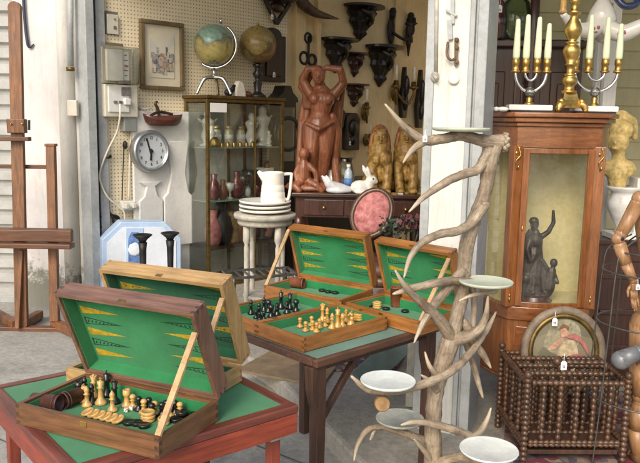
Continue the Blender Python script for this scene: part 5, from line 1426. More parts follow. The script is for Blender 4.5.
# ================================================================== chess table
N2 = on(317, 361, TZ); ea = flat(on(407, 334.5, TZ) - N2).normalized(); eb = Vector((-ea.y, ea.x, 0))
LA, LB = .74, .82
t = thing('folding_table', 'dark wooden folding table with a grey green leather top carrying three open cases', 'table', flat(N2), math.atan2(ea.y, ea.x))
m = MB()
for (cx, cy, sx, sy) in ((LA / 2, .0125, LA, .025), (LA / 2, LB - .0125, LA, .025), (.0125, LB / 2, .025, LB - .05), (LA - .0125, LB / 2, .025, LB - .05)): m.box((cx, cy, TZ - .015), (sx, sy, .028))
m.build('top_edge', W['edge'], t, .004)
one('leather_top', W['leather'], t, lambda m: m.box((LA / 2, LB / 2, TZ - .014), (LA - .05, LB - .05, .024)))
for x, y in ((.04, .035), (LA - .06, .035), (LA - .09, LB - .05), (.05, LB - .05)):
    one('leg', W['dark'], t, lambda m: m.prism([(x - .018, .0), (x + .018, 0), (x + .024, TZ - .22), (x + .022, TZ - .03), (x - .05, TZ - .03), (x - .045, TZ - .12), (x - .022, TZ - .2)], y - .02, y + .02), .003)
one('brace', W['dark'], t, lambda m: m.bar((.06, .07, TZ - .30), (.30, .07, TZ - .03), .024, .022, (0, 1, 0)), .002)
one('brace', W['dark'], t, lambda m: m.bar((.06, LB - .09, TZ - .30), (.30, LB - .09, TZ - .03), .024, .022, (0, 1, 0)), .002)
one('under_rail', W['dark'], t, lambda m: m.box((LA / 2, .05, TZ - .045), (LA - .06, .022, .03)), .003)
one('under_rail', W['dark'], t, lambda m: m.box((LA / 2, LB - .06, TZ - .045), (LA - .06, .022, .03)), .003)
HE = .053; zE = TZ + HE
FE = on(304, 338.5, zE); WE = (on(388, 317, zE) - FE).length; DE = (on(247, 325, zE) - FE).length
t = thing('chess_board_case', 'honey coloured folding board opened flat with black and gold chessmen', 'board case', (FE.x, FE.y, TZ + .001), math.atan2(ea.y, ea.x))
tray(t, 'front_tray', WE, DE, HE, 'honey', W['felt'])
tray(t, 'rear_tray', WE, DE, HE, 'honey', W['felt'], M=Matrix.Translation((0, DE + .001, 0)))
for x in (WE * .2, WE * .8): one('hinge', W['brass'], t, lambda m: m.box((x, DE, HE + .0005), (.03, .02, .002)))
one('brass_catch', W['brass'], t, lambda m: m.box((WE * .98, DE * .5, HE + .001), (.012, .014, .004)))
HC = .055; zC = TZ + HC
cfl, cfr = on(259, 287, zC), on(342, 302.5, zC); dC = flat(cfr - cfl).normalized(); nC = Vector((-dC.y, dC.x, 0))
fc = flat(cfl) + nC * .035; WC = .44
case('backgammon_case', 'honey wood backgammon case, lid up, left of the pair on the chess table', fc, dC, WC, .27, HC, .05, TZ, 'honey', W['felt'], 71, 'fancy', strut_x=.008, strut_top=.97)
dfl, dfr = on(343, 302, zC), on(420, 322, zC); dD = flat(dfr - dfl).normalized(); nD = Vector((-dD.y, dD.x, 0))
fd = flat(dfl) + dD * .012
case('backgammon_case', 'honey wood backgammon case with its lid up behind the antler stand', fd, dD, .41, .265, HC, .05, TZ, 'honey', W['felt'], 71, 'plain', strut_top=.92)
zF = TZ + .0115
def onE(px, py): return on(px, py, zF)
for kind, px, py, lb in (('bishop', 251, 314, 'black bishop leftmost in the rear tray of the flat board'), ('bishop', 259, 317, 'black bishop second from the left in the flat board'), ('rook', 268.5, 312, 'black rook in the rear tray of the flat board'),
        ('knight', 277, 315.5, 'black knight nearest the divider of the flat board'), ('knight', 287, 313.5, 'black knight between the black king and rook'), ('king', 281, 308.5, 'black king at the back of the rear tray'), ('queen', 290, 309, 'black queen beside the black king in the rear tray'), ('rook', 296, 311.5, 'stout black rook furthest right in the rear tray'), ('rook', 271, 317, 'short black rook near the front of the rear tray'), ('bishop', 264, 311, 'black bishop at the back left of the rear tray')):
    man(kind, 'ebony', onE(px, py), lb, None, 1.05)
for px, py in ((259.5, 320.5), (264, 319.5), (256, 318), (274, 319)): man('pawn', 'ebony', onE(px, py), 'small black pawn in the rear tray of the flat board', 'black pawns in the flat board', .9)
for kind, px, py, lb in (('king', 337.5, 327.5, 'tallest gold king in the front tray of the flat board'), ('queen', 322.5, 321, 'gold queen at the back of the front tray'), ('bishop', 332, 328.5, 'gold bishop left of the gold king'), ('knight', 346, 322, 'gold knight right of the gold king'), ('rook', 342, 326.5, 'gold rook at the foot of the gold king'), ('bishop', 327, 322.5, 'gold bishop beside the gold queen'), ('knight', 351, 325, 'gold knight next to the stack of pale draughts pieces')):
    man(kind, 'boxwood_gold', onE(px, py), lb, None, 1.08)
for px, py in ((300, 327), (305.5, 331), (311.5, 325.5), (312.5, 330), (316.5, 332), (319.5, 328), (325, 326)): man('pawn', 'boxwood_gold', onE(px, py), 'gold pawn in the front tray of the flat board', 'gold pawns in the flat board', 1.0)
stack('boxwood_gold', onE(358, 320), 3, 'gold draughts piece in the stack right of the gold chessmen', 'stacked gold draughts pieces', .0195)
stack('boxwood_gold', onE(352, 320.5), 1, 'single gold draughts piece beside the gold stack', 'single gold draughts piece', .018)
p, q_ = on(288, 287, zF), on(311, 289.5, zF)
cup(p, math.atan2((q_ - p).y, (q_ - p).x), 'red brown leather dice cup lying in the left honey case', 'cup_red', .026, .085)
m = MB(); m.lathe([(.0, 0), (.018, 0), (.018, .008), (0, .008)], 18)
for px, py in ((322, 291), (328, 292.5), (335, 293.5)): disc('ebony', on(px, py, zF), 'black draughts piece in the left honey case', 'black draughts pieces in the left honey case', .017)
for px, py in ((331, 290.5), (338, 291.5)): disc('boxwood', on(px, py, zF), 'pale draughts piece in the left honey case', 'pale draughts pieces in the left honey case', .017)
cup(on(396, 306, zF), .2, 'red brown leather dice cup standing in the right honey case', 'cup_red', .028, .088, True)
stack('boxwood', on(377, 308, zF), 3, 'pale draughts piece in the stack of the right honey case', 'pale stack in the right honey case', .02)
for px, py in ((364, 305), (369, 306.5), (386, 309.5), (405, 312)): disc('ebony', on(px, py, zF), 'black draughts piece lying in the right honey case', 'black draughts pieces in the right honey case', .0175)
stack('boxwood', on(411, 308, zF), 2, 'pale draughts piece behind the standing cup', 'pale draughts pieces behind the standing cup', .0175)

# ================================================================== boards leaning by the pillar
bp = on(416, 408, FL)
t = thing('grey_board', 'pale grey painted board leaning against the left side of the pillar', 'board', (bp.x, bp.y, FL), R(-8))
hb = at(414, 330, bp.y + .1).z - FL
one('plank', W['stand'], t, lambda m: m.bar((0, 0, 0.003), (0, .12, hb), .11, .022, (0, 1, 0)), .003)
p, q_ = on(360, 382, FL), at(416, 330, on(360, 382, FL).y + .35)
t = thing('teal_plank', 'faded teal plank propped under the chess table', 'plank', p, 0)
d = q_ - p
one('board', mat('faded teal paint', (.13, .18, .165), .6, .2, 8, .2), t, lambda m: m.bar((0, 0, .0), tuple(d), .14, .025, (0, -1, .3)), .003)

# ================================================================== antler stand
YA = 2.40
def ap(px, py, dy=0.0): return at(px, py, YA + dy)
ca = ap(440, 463)
t = thing('antler_stand', 'tall plant stand made of stag antlers with five pale round trays', 'plant stand', (ca.x, YA, 0), 0)
AO = Vector((ca.x, YA, 0))
def antl(name, pts, rp, seg=12, parent=None, base_tip=0):
    """pts: (px, py, depth offset); rp: radii in photo pixels"""
    P = [ap(*q) - AO for q in pts]; s = YA / 720
    m = MB(); kr = .95 if name == 'trunk_antler' else .85
    m.tube(P, [r * s * kr for r in rp], seg, 6, tips=True, wob=.085)
    m.ball(P[0], rp[0] * s * kr * .98, 12); m.ball(P[-1], rp[-1] * s * kr * .9, 8)
    return m.build(name, W['antler'], parent or t)
# trunk
bz = [(435, 640, .02), (434, 560, 0), (434, 500, 0), (433, 463, 0), (433, 425, 0), (435, 395, 0), (441, 370, 0), (449, 345, 0), (455, 325, .01), (461, 300, .03), (464, 272, .04), (466, 250, .04), (472, 226, .03), (481, 203, .02), (487, 182, .01), (489, 162, 0), (495, 147, 0), (503, 142, 0)]
antl('trunk_antler', bz, [13, 12, 11, 10, 9, 9, 9.5, 10.5, 7.8, 7.6, 8, 8, 7.8, 7.4, 7.2, 8.6, 8, 6], 14)
m = MB(); cb = ap(503, 142, 0) - AO
for k in range(16):
    a = 2 * PI * k / 16; m.ball(cb + Vector((.004 + .006 * (k % 2), .026 * math.cos(a), .026 * math.sin(a))), random.uniform(.006, .010), 8)
m.ball(cb + Vector((.004, 0, 0)), (.014, .024, .024), 12); m.build('burr', W['antler'], t)
antl('antler_beam', [(503, 142, 0), (484, 141, -.01), (462, 136, -.02), (440, 139, -.03), (424, 140, -.04), (405, 127, -.06), (385, 104, -.08)], [9, 7.5, 6, 6, 5.5, 4, .9])
antl('antler_tine', [(434, 139, -.03), (424, 142, -.05), (412, 150, -.07), (403, 163, -.08)], [5.5, 4.8, 3.4, .8])
antl('antler_tine', [(490, 150, 0), (484, 160, -.01), (477, 170, -.02), (464, 174, -.04), (446, 182, -.07), (424, 197, -.10), (409, 212, -.12)], [8, 6.5, 6, 5.2, 4.8, 3.6, .8])
antl('antler_tine', [(484, 205, .01), (472, 222, 0), (458, 231, -.04), (440, 234, -.08), (422, 243, -.12), (410, 258, -.14), (404, 278, -.15)], [7, 6.5, 5.5, 5.0, 4.4, 3.2, .8])
antl('antler_beam', [(395, 270, -.16), (405, 286, -.14), (418, 300, -.10), (436, 316, -.05), (452, 338, 0)], [.9, 3.2, 4.8, 6.5, 9])
antl('antler_beam', [(452, 340, 0), (468, 336, -.03), (480, 328, -.04), (486, 315, -.05), (488, 296, -.06)], [9, 7, 5.2, 3.8, .9])
antl('antler_beam', [(496, 312, .06), (489, 326, .04), (478, 343, 0), (464, 360, -.05), (445, 375, -.10), (420, 385, -.13), (392, 391, -.15), (368, 389, -.16), (351, 376, -.17)], [.9, 3.2, 4.2, 5, 5.2, 5, 5, 4.6, 1.2])
antl('antler_tine', [(414, 343, -.10), (422, 325, -.08), (434, 305, -.05), (450, 286, 0), (464, 270, .03)], [.8, 3.5, 5.5, 6.5, 7])
antl('antler_beam', [(393, 294, -.12), (410, 289, -.10), (432, 284, -.06), (450, 281, -.02), (470, 282, .0), (486, 288, -.02)], [1.2, 4.4, 5, 5.2, 5, 4])
antl('antler_tine', [(459, 301, -.06), (470, 296, -.05), (482, 293, -.03), (496, 291, .0)], [.7, 2.2, 2.8, 3.2])
antl('antler_tine', [(464, 322, .02), (476, 345, .02), (484, 356, .02), (491, 368, .02)], [6, 5.4, 4.4, 1.0])
antl('antler_tine', [(462, 330, .04), (472, 360, .05), (478, 382, .05), (483, 398, .06)], [5, 4.4, 3.4, 1.0])
antl('antler_tine', [(470, 280, .04), (474, 300, .05), (473, 328, .04)], [5, 4.2, 3])
antl('antler_beam', [(401, 425, -.12), (414, 422, -.11), (432, 424, -.08), (455, 430, -.05), (474, 438, -.03), (488, 444, -.02)], [1.0, 3.2, 4.2, 5, 5, 4.4])
antl('antler_tine', [(470, 440, -.05), (480, 432, -.02), (487, 420, 0), (491, 408, .0)], [5, 4.2, 3.0, .9])
antl('antler_tine', [(414, 439, -.10), (419, 445, -.07), (428, 456, -.03), (434, 466, 0)], [.8, 2.6, 3.6, 5])
antl('antler_beam', [(434, 466, 0), (450, 459, -.04), (466, 457, -.10), (486, 462, -.16)], [8, 6, 6, 4.5])
antl('antler_beam', [(354, 461, .10), (358, 444, .12), (368, 430, .14), (382, 427, .16), (404, 433, .12), (430, 444, .02)], [1.2, 3, 4, 4.4, 5, 6.5])
antl('antler_tine', [(375, 428, .16), (372, 436, .14), (370, 440, .12)], [2.6, 2.2, 1])
antl('antler_tine', [(421, 375, -.08), (428, 380, -.06), (437, 390, -.02)], [.8, 3, 5])
antl('antler_tine', [(425, 352, -.02), (429, 365, -.03), (438, 378, -.02)], [.8, 2.8, 4.6])
# feet below the picture
for dx, dy, r in ((-.34, -.22, 1), (.34, -.20, 1), (.06, .38, 1)):
    m = MB(); m.tube([(-.01, 0, .30), (dx * .4, dy * .4, .24), (dx * .8, dy * .8, .10), (dx, dy, .012), (dx * 1.15, dy * 1.15, .03)], [.04, .032, .026, .018, .005], 12, 6, tips=True, wob=.05); m.ball((-.01, 0, .3), .04, 10); m.build('antler_foot', W['antler'], t)
one('cut_stub', mat('sawn wood', (.34, .20, .08), .7, .3, 30, .3), t, lambda m: (setattr(m, 'M', Matrix.Translation(ap(382, 403, -.16) - AO) @ Matrix.Rotation(R(78), 4, 'X')), m.lathe([(.022, -.025), (.025, -.01), (.025, .022), (.022, .026)], 16)))
def atray(px, py, w, Y, mt, label=None, th=.012):
    c = at(px, py, Y) - AO; r = w * Y / 720 / 2
    o = one('round_tray', W[mt], t, lambda m: m.lathe([(r * .80, -th), (r * .97, -th * .6), (r * 1.0, -.001), (r * .985, .002), (r * .95, .0), (r * .90, -.002), (0, -.002)], 48, c))
    one('tray_socket', W['antler'], o, lambda m: m.lathe([(.02, -th - .02), (.026, -th - .001)], 12, c))
    return o
atray(461, 128, 57, 2.38, 'tray_green')
atray(486, 281, 55, 2.36, 'tray_green')
atray(388, 380, 58, 2.22, 'tray')
atray(400, 418, 51, 2.55, 'tray_grey')
atray(489, 449, 62, 2.22, 'tray')
pricetag(0, 0, 0, 'tiny white price tag on the topmost antler beam', .55, ap(425, 135, -.075), 0)
# ================================================================== right bay: bow fronted cabinet
YC = 3.42
cc = at(560.5, 118, YC)
cab = thing('display_cabinet', 'bow fronted walnut display cabinet with curved glass and a bronze group inside', 'cabinet', (cc.x, YC, FL), R(-3))
def cz(py): return at(563, py, YC).z - FL
zT, z1, z2, z3, z4, z5 = cz(113), cz(132), cz(149), cz(306), cz(319), cz(378)
hw = 40.5 * YC / 720; bk_ = .34; bw = hw + .125
def plan(o=0.0, n=8):
    L = []
    for i in range(n + 1):
        s = i / n; x = -bw + (bw - hw) * s - .022 * math.sin(PI * s); y = bk_ * (1 - s)
        L.append((x, y))
    F = [(-hw + 2 * hw * i / n, -.028 * math.sin(PI * i / n)) for i in range(1, n)]
    P = L + F + [(-x, y) for x, y in L[::-1]]
    if o:
        P = [(x * (1 + o / bw), (y - bk_) * (1 + o / bk_) + bk_) for x, y in P]
    return P
m = MB(); m.slab(plan(.05), zT - .022, zT); m.slab(plan(.035), zT - .045, zT - .022); m.slab(plan(.018), zT - .065, zT - .045); m.build('cornice', W['cab_x'], cab, .005)
one('frieze', W['cab_x'], cab, lambda m: m.slab(plan(.006), z2 + .004, zT - .065), .002)
one('waist_rail', W['cab_x'], cab, lambda m: m.slab(plan(.006), z4 - .008, z3 - .006), .004)
one('lower_body', W['cab'], cab, lambda m: m.slab(plan(-.004), z5, z4 - .008), .003)
one('skirt', W['cab_x'], cab, lambda m: m.slab(plan(.006), z5 - .015, z5), .004)
one('cabinet_floor', W['damask'], cab, lambda m: m.slab(plan(-.03), z3 - .006, z3 + .002))
def post(x, y, w, d, rz, name='stile'):
    return one(name, W['cab'], cab, lambda m: (setattr(m, 'M', Matrix.Translation((x, y, 0)) @ Matrix.Rotation(rz, 4, 'Z')), m.box((0, 0, (z2 + .012 + z3 - .006) / 2), (w, d, z2 + .018 - z3))), .003)
post(-hw, .006, .054, .05, R(18)); post(hw, .006, .062, .05, R(-18)); post(-bw + .012, bk_ - .02, .03, .04, 0); post(bw - .012, bk_ - .02, .03, .04, 0)
one('back_lining', W['damask'], cab, lambda m: m.box((0, bk_ - .012, (z2 + z3) / 2), (2 * bw - .03, .012, z2 - z3 + .03)))
# right side panel is solid
Ls = plan()[:9]
def sheet(name, pts, za_, zb_, mt, inset=0):
    m = MB()
    for (x0, y0), (x1, y1) in zip(pts, pts[1:]): m.f([m.v((x0, y0, za_)), m.v((x1, y1, za_)), m.v((x1, y1, zb_)), m.v((x0, y0, zb_))], True)
    return m.build(name, W[mt], cab)
sheet('side_glass', Ls, z3 - .004, z2 + .016, 'pane_side')
sheet('side_glass', [(-x, y) for x, y in Ls], z3 - .004, z2 + .016, 'pane')
# bowed door
Fr = [(-hw + 2 * hw * i / 16, -.028 * math.sin(PI * i / 16) - .002) for i in range(17)]
a0, a1 = Fr[2], Fr[-3]
door = one('door_frame', W['cab'], cab, lambda m: (m.box((-hw + .042, -.012, (z2 + z3) / 2), (.03, .022, z2 - z3)), m.box((hw - .042, -.012, (z2 + z3) / 2), (.03, .022, z2 - z3)), m.slab([(x, y) for x, y in Fr[1:-1]] + [(x, y + .018) for x, y in Fr[1:-1]][::-1], z2 - .022, z2 + .002), m.slab([(x, y) for x, y in Fr[2:-2]] + [(x, y + .018) for x, y in Fr[2:-2]][::-1], z3 - .006, z3 + .018)), .002)
m = MB()
for (x0, y0), (x1, y1) in zip(Fr[2:-2], Fr[3:-2]): m.f([m.v((x0, y0 + .008, z3 + .01)), m.v((x1, y1 + .008, z3 + .01)), m.v((x1, y1 + .008, z2 - .015)), m.v((x0, y0 + .008, z2 - .015))], True)
m.build('door_glass', W['pane'], door)
one('key_plate', W['brass'], door, lambda m: m.ball((-hw + .042, -.024, (z2 + z3) / 2), (.006, .003, .014), 8))
for x in (-hw, hw):
    m = MB()
    for k in range(5): m.ball((x + .006 * (-1) ** k, -.024, z2 - .0 - .022 * k), (.007 - .0005 * k, .004, .009), 8)
    m.tube([(x, -.024, z2 + .01), (x + .012, -.028, z2 - .03), (x - .008, -.028, z2 - .06), (x, -.024, z2 - .10)], .0028, 6, 5)
    m.build('gilt_mount', W['brass'], cab)
    one('gilt_mount', W['brass'], cab, lambda m: (m.ball((x, -.022, z3 + .03), (.006, .004, .014), 8), m.ball((x, -.022, z3 + .05), (.004, .004, .010), 8)))
one('lower_panel', W['cab_x'], cab, lambda m: m.slab([(x * .78, y * .95 - .006) for x, y in Fr] + [(x * .78, y * .95 + .004) for x, y in Fr][::-1], z5 + .05, z4 - .04), .003)
for sx in (-1, 1):
    m = MB(); m.tube([(sx * (hw + .002), .0, z5 + .0), (sx * (hw + .006), -.012, z5 * .62), (sx * (hw - .003), .0, z5 * .3), (sx * (hw + .004), -.012, .012)], [.028, .024, .015, .018], 10, 5); m.build('front_leg', W['cab'], cab)
    one('back_leg', W['cab'], cab, lambda m: m.box((sx * (bw - .03), bk_ - .03, z5 / 2), (.035, .035, z5)))
def cabpt(x, y, z): return cab.matrix_basis @ Vector((x, y, z))
bpy.context.view_layer.update()
RC = cab.rotation_euler.z
# bronze group inside
p = cabpt(-.045, .10, z3 + .003)
t = thing('bronze_group', 'dark bronze group of a woman with a raised arm and a child inside the cabinet', 'statue', p, RC)
S = YC / 718
def q(px, py, d=0): return Vector(((px - 543) * S, d, (305 - py) * S))
m = MB()
m.limb([q(541, 296), q(541, 280), q(543, 262)], [.060, .046, .036], 10)
m.limb([q(538, 290), q(534, 272), q(540, 255)], [.04, .036, .04], 8)
m.limb([q(543, 262), q(543, 250), q(541, 240), q(541, 233)], [.036, .027, .036, .018], 10)
m.ball(q(539, 225), (.022, .024, .03), 10); m.ball(q(538, 221), (.026, .026, .02), 8)
m.limb([q(546, 238), q(553, 232, -.01), q(557, 222, -.02), q(556, 210, -.02)], [.016, .013, .011, .008], 8)
m.limb([q(536, 239), q(532, 250, -.02), q(535, 262, -.03)], [.020, .016, .012], 8)
m.limb([q(535, 232, .01), q(530, 245, .03), q(531, 264, .02), q(527, 288, .02)], [.011, .015, .018, .024], 8)
m.limb([q(546, 262), q(552, 276, -.01), q(554, 296, -.01)], [.022, .026, .032], 8)
m.limb([q(557, 292, -.02), q(558, 282, -.02), q(559, 272, -.02)], [.028, .026, .02], 8); m.ball(q(560, 264, -.02), (.02, .02, .023), 10)
m.limb([q(556, 274, -.02), q(551, 266, -.03), q(548, 261, -.03)], [.013, .011, .009], 6); m.limb([q(561, 276, -.02), q(564, 284, -.04)], [.013, .010], 6)
m.limb([q(530, 296, -.01), q(532, 280, -.03)], [.035, .02], 8); m.ball(q(544, 298), (.085, .06, .025), 12)
m.build('figure_body', W['bronze'], t, 0, .0036, 2)
one('socle', W['cab_dark'], t, lambda m: m.lathe([(.085, 0), (.088, .006), (.075, .014), (.078, .026), (.07, .03), (0, .03)], 24, (0, 0, 0)))

# --- candelabra and candlestick on the cabinet top
zt_ = FL + zT
def onc(px, py): return on(px, py, zt_)
def candelabrum(pxc, Y, label, outer, inner):
    p = at(pxc, 105, Y); p.z = zt_ + .001
    t = thing('candelabrum', label, 'candelabrum', p, R(-3), 'chrome and brass candelabra on the cabinet')
    s = Y / 718
    base = one('marble_base', W['marble'], t, lambda m: m.box((0, 0, .022), (42 * s, .09, .026)), .004)
    one('base_plinth', W['iron'], t, lambda m: m.box((0, 0, .005), (38 * s, .08, .008)))
    zb = .036
    def zz(py): return at(pxc, py, Y).z - p.z
    c0 = zz(92)
    one('crystal_ball', W['crystal'], t, lambda m: m.ball((0, 0, c0), 5 * s, 16))
    one('foot', W['brass'], t, lambda m: m.lathe([(.028, zb), (.022, zb + .008), (.012, zb + .016), (.016, c0 - .03), (.01, c0 - .022)], 16))
    zc = zz(72)
    one('outer_arm', W['chrome'], t, lambda m: m.tube([(-outer * s * math.cos(a), 0, zc - (zc - c0) * math.sin(a) * .98) for a in [PI * k / 12 for k in range(13)]], .0075, 10, 2))
    one('inner_arm', W['chrome'], t, lambda m: m.tube([(-inner * s * math.cos(a), 0, zc - .42 * (zc - c0) * math.sin(a)) for a in [PI * k / 12 for k in range(13)]], .0065, 10, 2))
    for i, x in enumerate((-outer, -inner, inner, outer)):
        dz = (0, .005, .003, -.006)[i]
        one('candle_cup', W['brass'], t, lambda m: m.lathe([(.008, zc - .006), (.022, zc), (.022, zc + .004), (.016, zc + .008), (.014, zc + .03), (.018, zc + .034), (.018, zc + .058), (.014, zc + .06)], 16, (x * s, 0, 0)))
        h = (38, 42, 40, 34)[i] * s
        one('candle', W['candle'], t, lambda m: m.lathe([(.0125, zc + .058), (.0165, zc + .07), (.0165, zc + .10), (.0105, zc + .05 + h), (.0075, zc + .058 + h), (0, zc + .06 + h)], 16, (x * s, 0, 0)))
candelabrum(529, 3.48, 'chrome candelabrum with four pale candles on a marble base at the left of the cabinet', 15, 5.5)
candelabrum(594, 3.52, 'chrome candelabrum with four pale candles on a marble base at the right of the cabinet', 20.5, 8)
p = at(568, 105, 3.42); p.z = zt_ + .001
t = thing('altar_candlestick', 'tall gilt brass altar candlestick on a three footed base between the candelabra', 'candlestick', p, .2)
s = 3.42 / 718
def zz(py): return at(568, py, 3.42).z - p.z
one('shaft', W['brass'], t, lambda m: m.lathe([(.030, zz(94)), (.036, zz(92)), (.036, zz(91)), (.024, zz(90)), (.022, zz(86)), (.033, zz(84)), (.036, zz(81)), (.033, zz(78)), (.022, zz(76.5)), (.030, zz(75.5)), (.030, zz(74.5)), (.017, zz(73)), (.018, zz(66)), (.027, zz(65)), (.027, zz(64)), (.020, zz(63)), (.030, zz(58)), (.039, zz(53)), (.040, zz(50)), (.032, zz(46)), (.018, zz(44)), (.030, zz(43)), (.030, zz(42)), (.017, zz(41)), (.026, zz(38)), (.038, zz(33)), (.040, zz(29)), (.030, zz(23)), (.017, zz(18)), (.016, zz(15)), (.030, zz(13.5)), (.031, zz(12)), (.017, zz(10)), (.016, zz(4)), (.026, zz(2)), (.022, zz(0)), (.03, zz(-8)), (.018, zz(-14)), (.05, zz(-24)), (.05, zz(-27)), (.01, zz(-27)), (.008, zz(-40)), (0, zz(-41))], 22))
m = MB()
for k in range(3):
    a = R(-90 + 60) + k * 2 * PI / 3
    c, sn = math.cos(a), math.sin(a)
    m.tube([(c * .055, sn * .055, .040), (c * .070, sn * .070, .034), (c * .078, sn * .078, .016)], [.020, .018, .015], 10, 4)
    m.ball((c * .078, sn * .078, .014), .0135, 10); m.ball((c * .060, sn * .060, .052), .016, 10)
m.M = Matrix.Rotation(R(-30), 4, 'Z'); m.lathe([(.078, .022), (.080, .030), (.068, .040), (.050, .058), (.042, zz(97)), (.040, zz(95)), (.036, zz(93))], 3, smooth=False)
m.M = Matrix(); m.build('tripod_base', W['brass'], t, .004)
m_ = onc(503, 106)
ob = one('shell_ornament', W['marble'], None, lambda m: (m.ball((0, 0, .012), (.03, .02, .012), 10), m.ball((-.03, 0, .012), (.016, .014, .012), 8))); ob.location = at(503, 104, 3.42); ob.location.z = zt_ + .001
tag(ob, 'little pale shell ornament at the left edge of the cabinet top', 'ornament')

# --- furniture behind the cabinet
wp = at(543, 60, 4.35)
t = thing('wardrobe', 'dark mahogany sideboard with a tall panelled back behind the candles', 'sideboard', (wp.x, 4.35, FL), R(-4))
hx0, hx1 = at(486, 60, 4.3).x - wp.x, at(603, 60, 4.3).x - wp.x
zk = at(543, 41, 4.35).z - FL
one('body', W['cab_dark'], t, lambda m: m.box(((hx0 + hx1) / 2, .22, .5), (hx1 - hx0, .44, 1.0)), .008)
one('back_board', W['cab_dark'], t, lambda m: m.box(((hx0 + hx1) / 2, .40, 1.0 + (zk - 1) / 2), (hx1 - hx0, .05, zk - 1.0)), .006)
for i in range(3):
    x = hx0 + (hx1 - hx0) * (i + .5) / 3
    one('raised_panel', W['cab_dark'], t, lambda m: (m.box((x, .37, 1.0 + (zk - 1) * .48), ((hx1 - hx0) / 3 - .06, .02, (zk - 1) * .72)), m.box((x, .355, 1.0 + (zk - 1) * .48), ((hx1 - hx0) / 3 - .14, .02, (zk - 1) * .56))), .008)
one('cornice', W['cab_dark'], t, lambda m: m.box(((hx0 + hx1) / 2, .37, zk + .02), (hx1 - hx0 + .06, .12, .05)), .01)
one('post', W['cab_dark'], t, lambda m: m.lathe([(.03, 1.0), (.04, 1.06), (.025, 1.12), (.03, zk + .1), (.025, 2.6)], 12, (at(530, 60, 4.3).x - wp.x + .09, .3, 0)))
one('post', W['cab_dark'], t, lambda m: m.box((hx0 - .03, .3, 1.35), (.05, .1, 2.7)), .004)
# vases on the shelf at the top left
m = at(512, 46, 4.45)
def shelfvase(px, Y, w, h, mt, label, zb):
    p = at(px, zb, Y)
    t = thing('glass_vase', label, 'vase', (p.x, p.y, FL + zk + .046), 0)
    one('body', W[mt], t, lambda m: m.lathe([(w * .3, 0), (w * .45, .01), (w * .5, h * .4), (w * .42, h * .75), (w * .2, h * .9), (w * .26, h), (w * .22, h), (w * .16, h * .88)], 24))
    return p
shelfvase(515, 4.72, .20, .30, 'greenglass', 'large green glass vase behind the left candelabrum', 40)
p = shelfvase(497, 4.68, .12, .26, 'pinkglass', 'pink glass vase with a white price tag at the top left of the right opening', 40)
pricetag(0, 0, 0, 'white price tag on the pink glass vase', 1.1, at(500, 5, 4.58), 0)
ob = one('glass_bead_string', W['pinkglass'], None, lambda m: [m.ball((.008 * (-1) ** k, 0, -.038 * k), .021, 10) for k in range(7)]); ob.location = at(491, 30, 4.2)
tag(ob, 'string of pink glass drops hanging at the left of the dark sideboard', 'glass drops')
# porcelain chandelier with painted flowers
pc = at(602, 14, 3.85)
t = thing('porcelain_chandelier', 'white porcelain chandelier with curved arms painted with flowers', 'chandelier', pc, 0)
s = 3.85 / 718
def q(px, py, d=0): return Vector(((px - 602) * s, d, (14 - py) * s))
one('centre_funnel', W['porcelain'], t, lambda m: m.lathe([(.0, -.115), (.02, -.11), (.05, -.08), (.075, -.03), (.06, .02), (.03, .07), (.035, .12), (.06, .2), (.03, .25)], 24))
for nm, pts in (('curved_arm', [q(602, 22), q(588, 30, -.05), q(572, 30, -.10), q(556, 18, -.14)]), ('curved_arm', [q(602, 24), q(618, 33, -.06), q(634, 26, -.10), q(654, 18, -.12)]), ('curved_arm', [q(602, 22), q(596, 30, .1), q(588, 20, .2)]), ('curved_arm', [q(602, 22), q(612, 32, .1), q(624, 18, .2)])):
    ar = one(nm, W['porcelain'], t, lambda m: m.tube(pts, [.045, .045, .034, .016][:len(pts)] if len(pts) == 4 else [.045, .04, .02], 12, 6))
    c = pts[1]
    one('painted_rose', W['ros'], ar, lambda m: (m.ball(c + Vector((0, -.041, .0)), (.015, .008, .013), 8), m.ball(c + Vector((.03, -.038, .008)), (.009, .008, .009), 6)))
    one('painted_leaves', W['grn'], ar, lambda m: (m.ball(c + Vector((-.026, -.038, -.006)), (.012, .008, .006), 6), m.ball(c + Vector((.016, -.040, -.016)), (.012, .007, .005), 6)))
    e = pts[-1]
    one('candle_sleeve', W['boxwood'], ar, lambda m: m.lathe([(.012, 0), (.022, .006), (.016, .02), (.014, .11), (0, .112)], 12, e))
one('blue_scroll', mat('cobalt glaze', (.03, .045, .12), .25, .2, 20, 0, coat=.4), t, lambda m: m.tube([q(607, -6, -.05), q(616, 8, -.08), q(628, 6, -.08), q(630, -6, -.05)], .018, 10, 5))
one('hanging_rod', W['brass'], t, lambda m: m.tube([(0, 0, .22), (0, 0, 3.31 - pc.z)], .008, 8, 1))
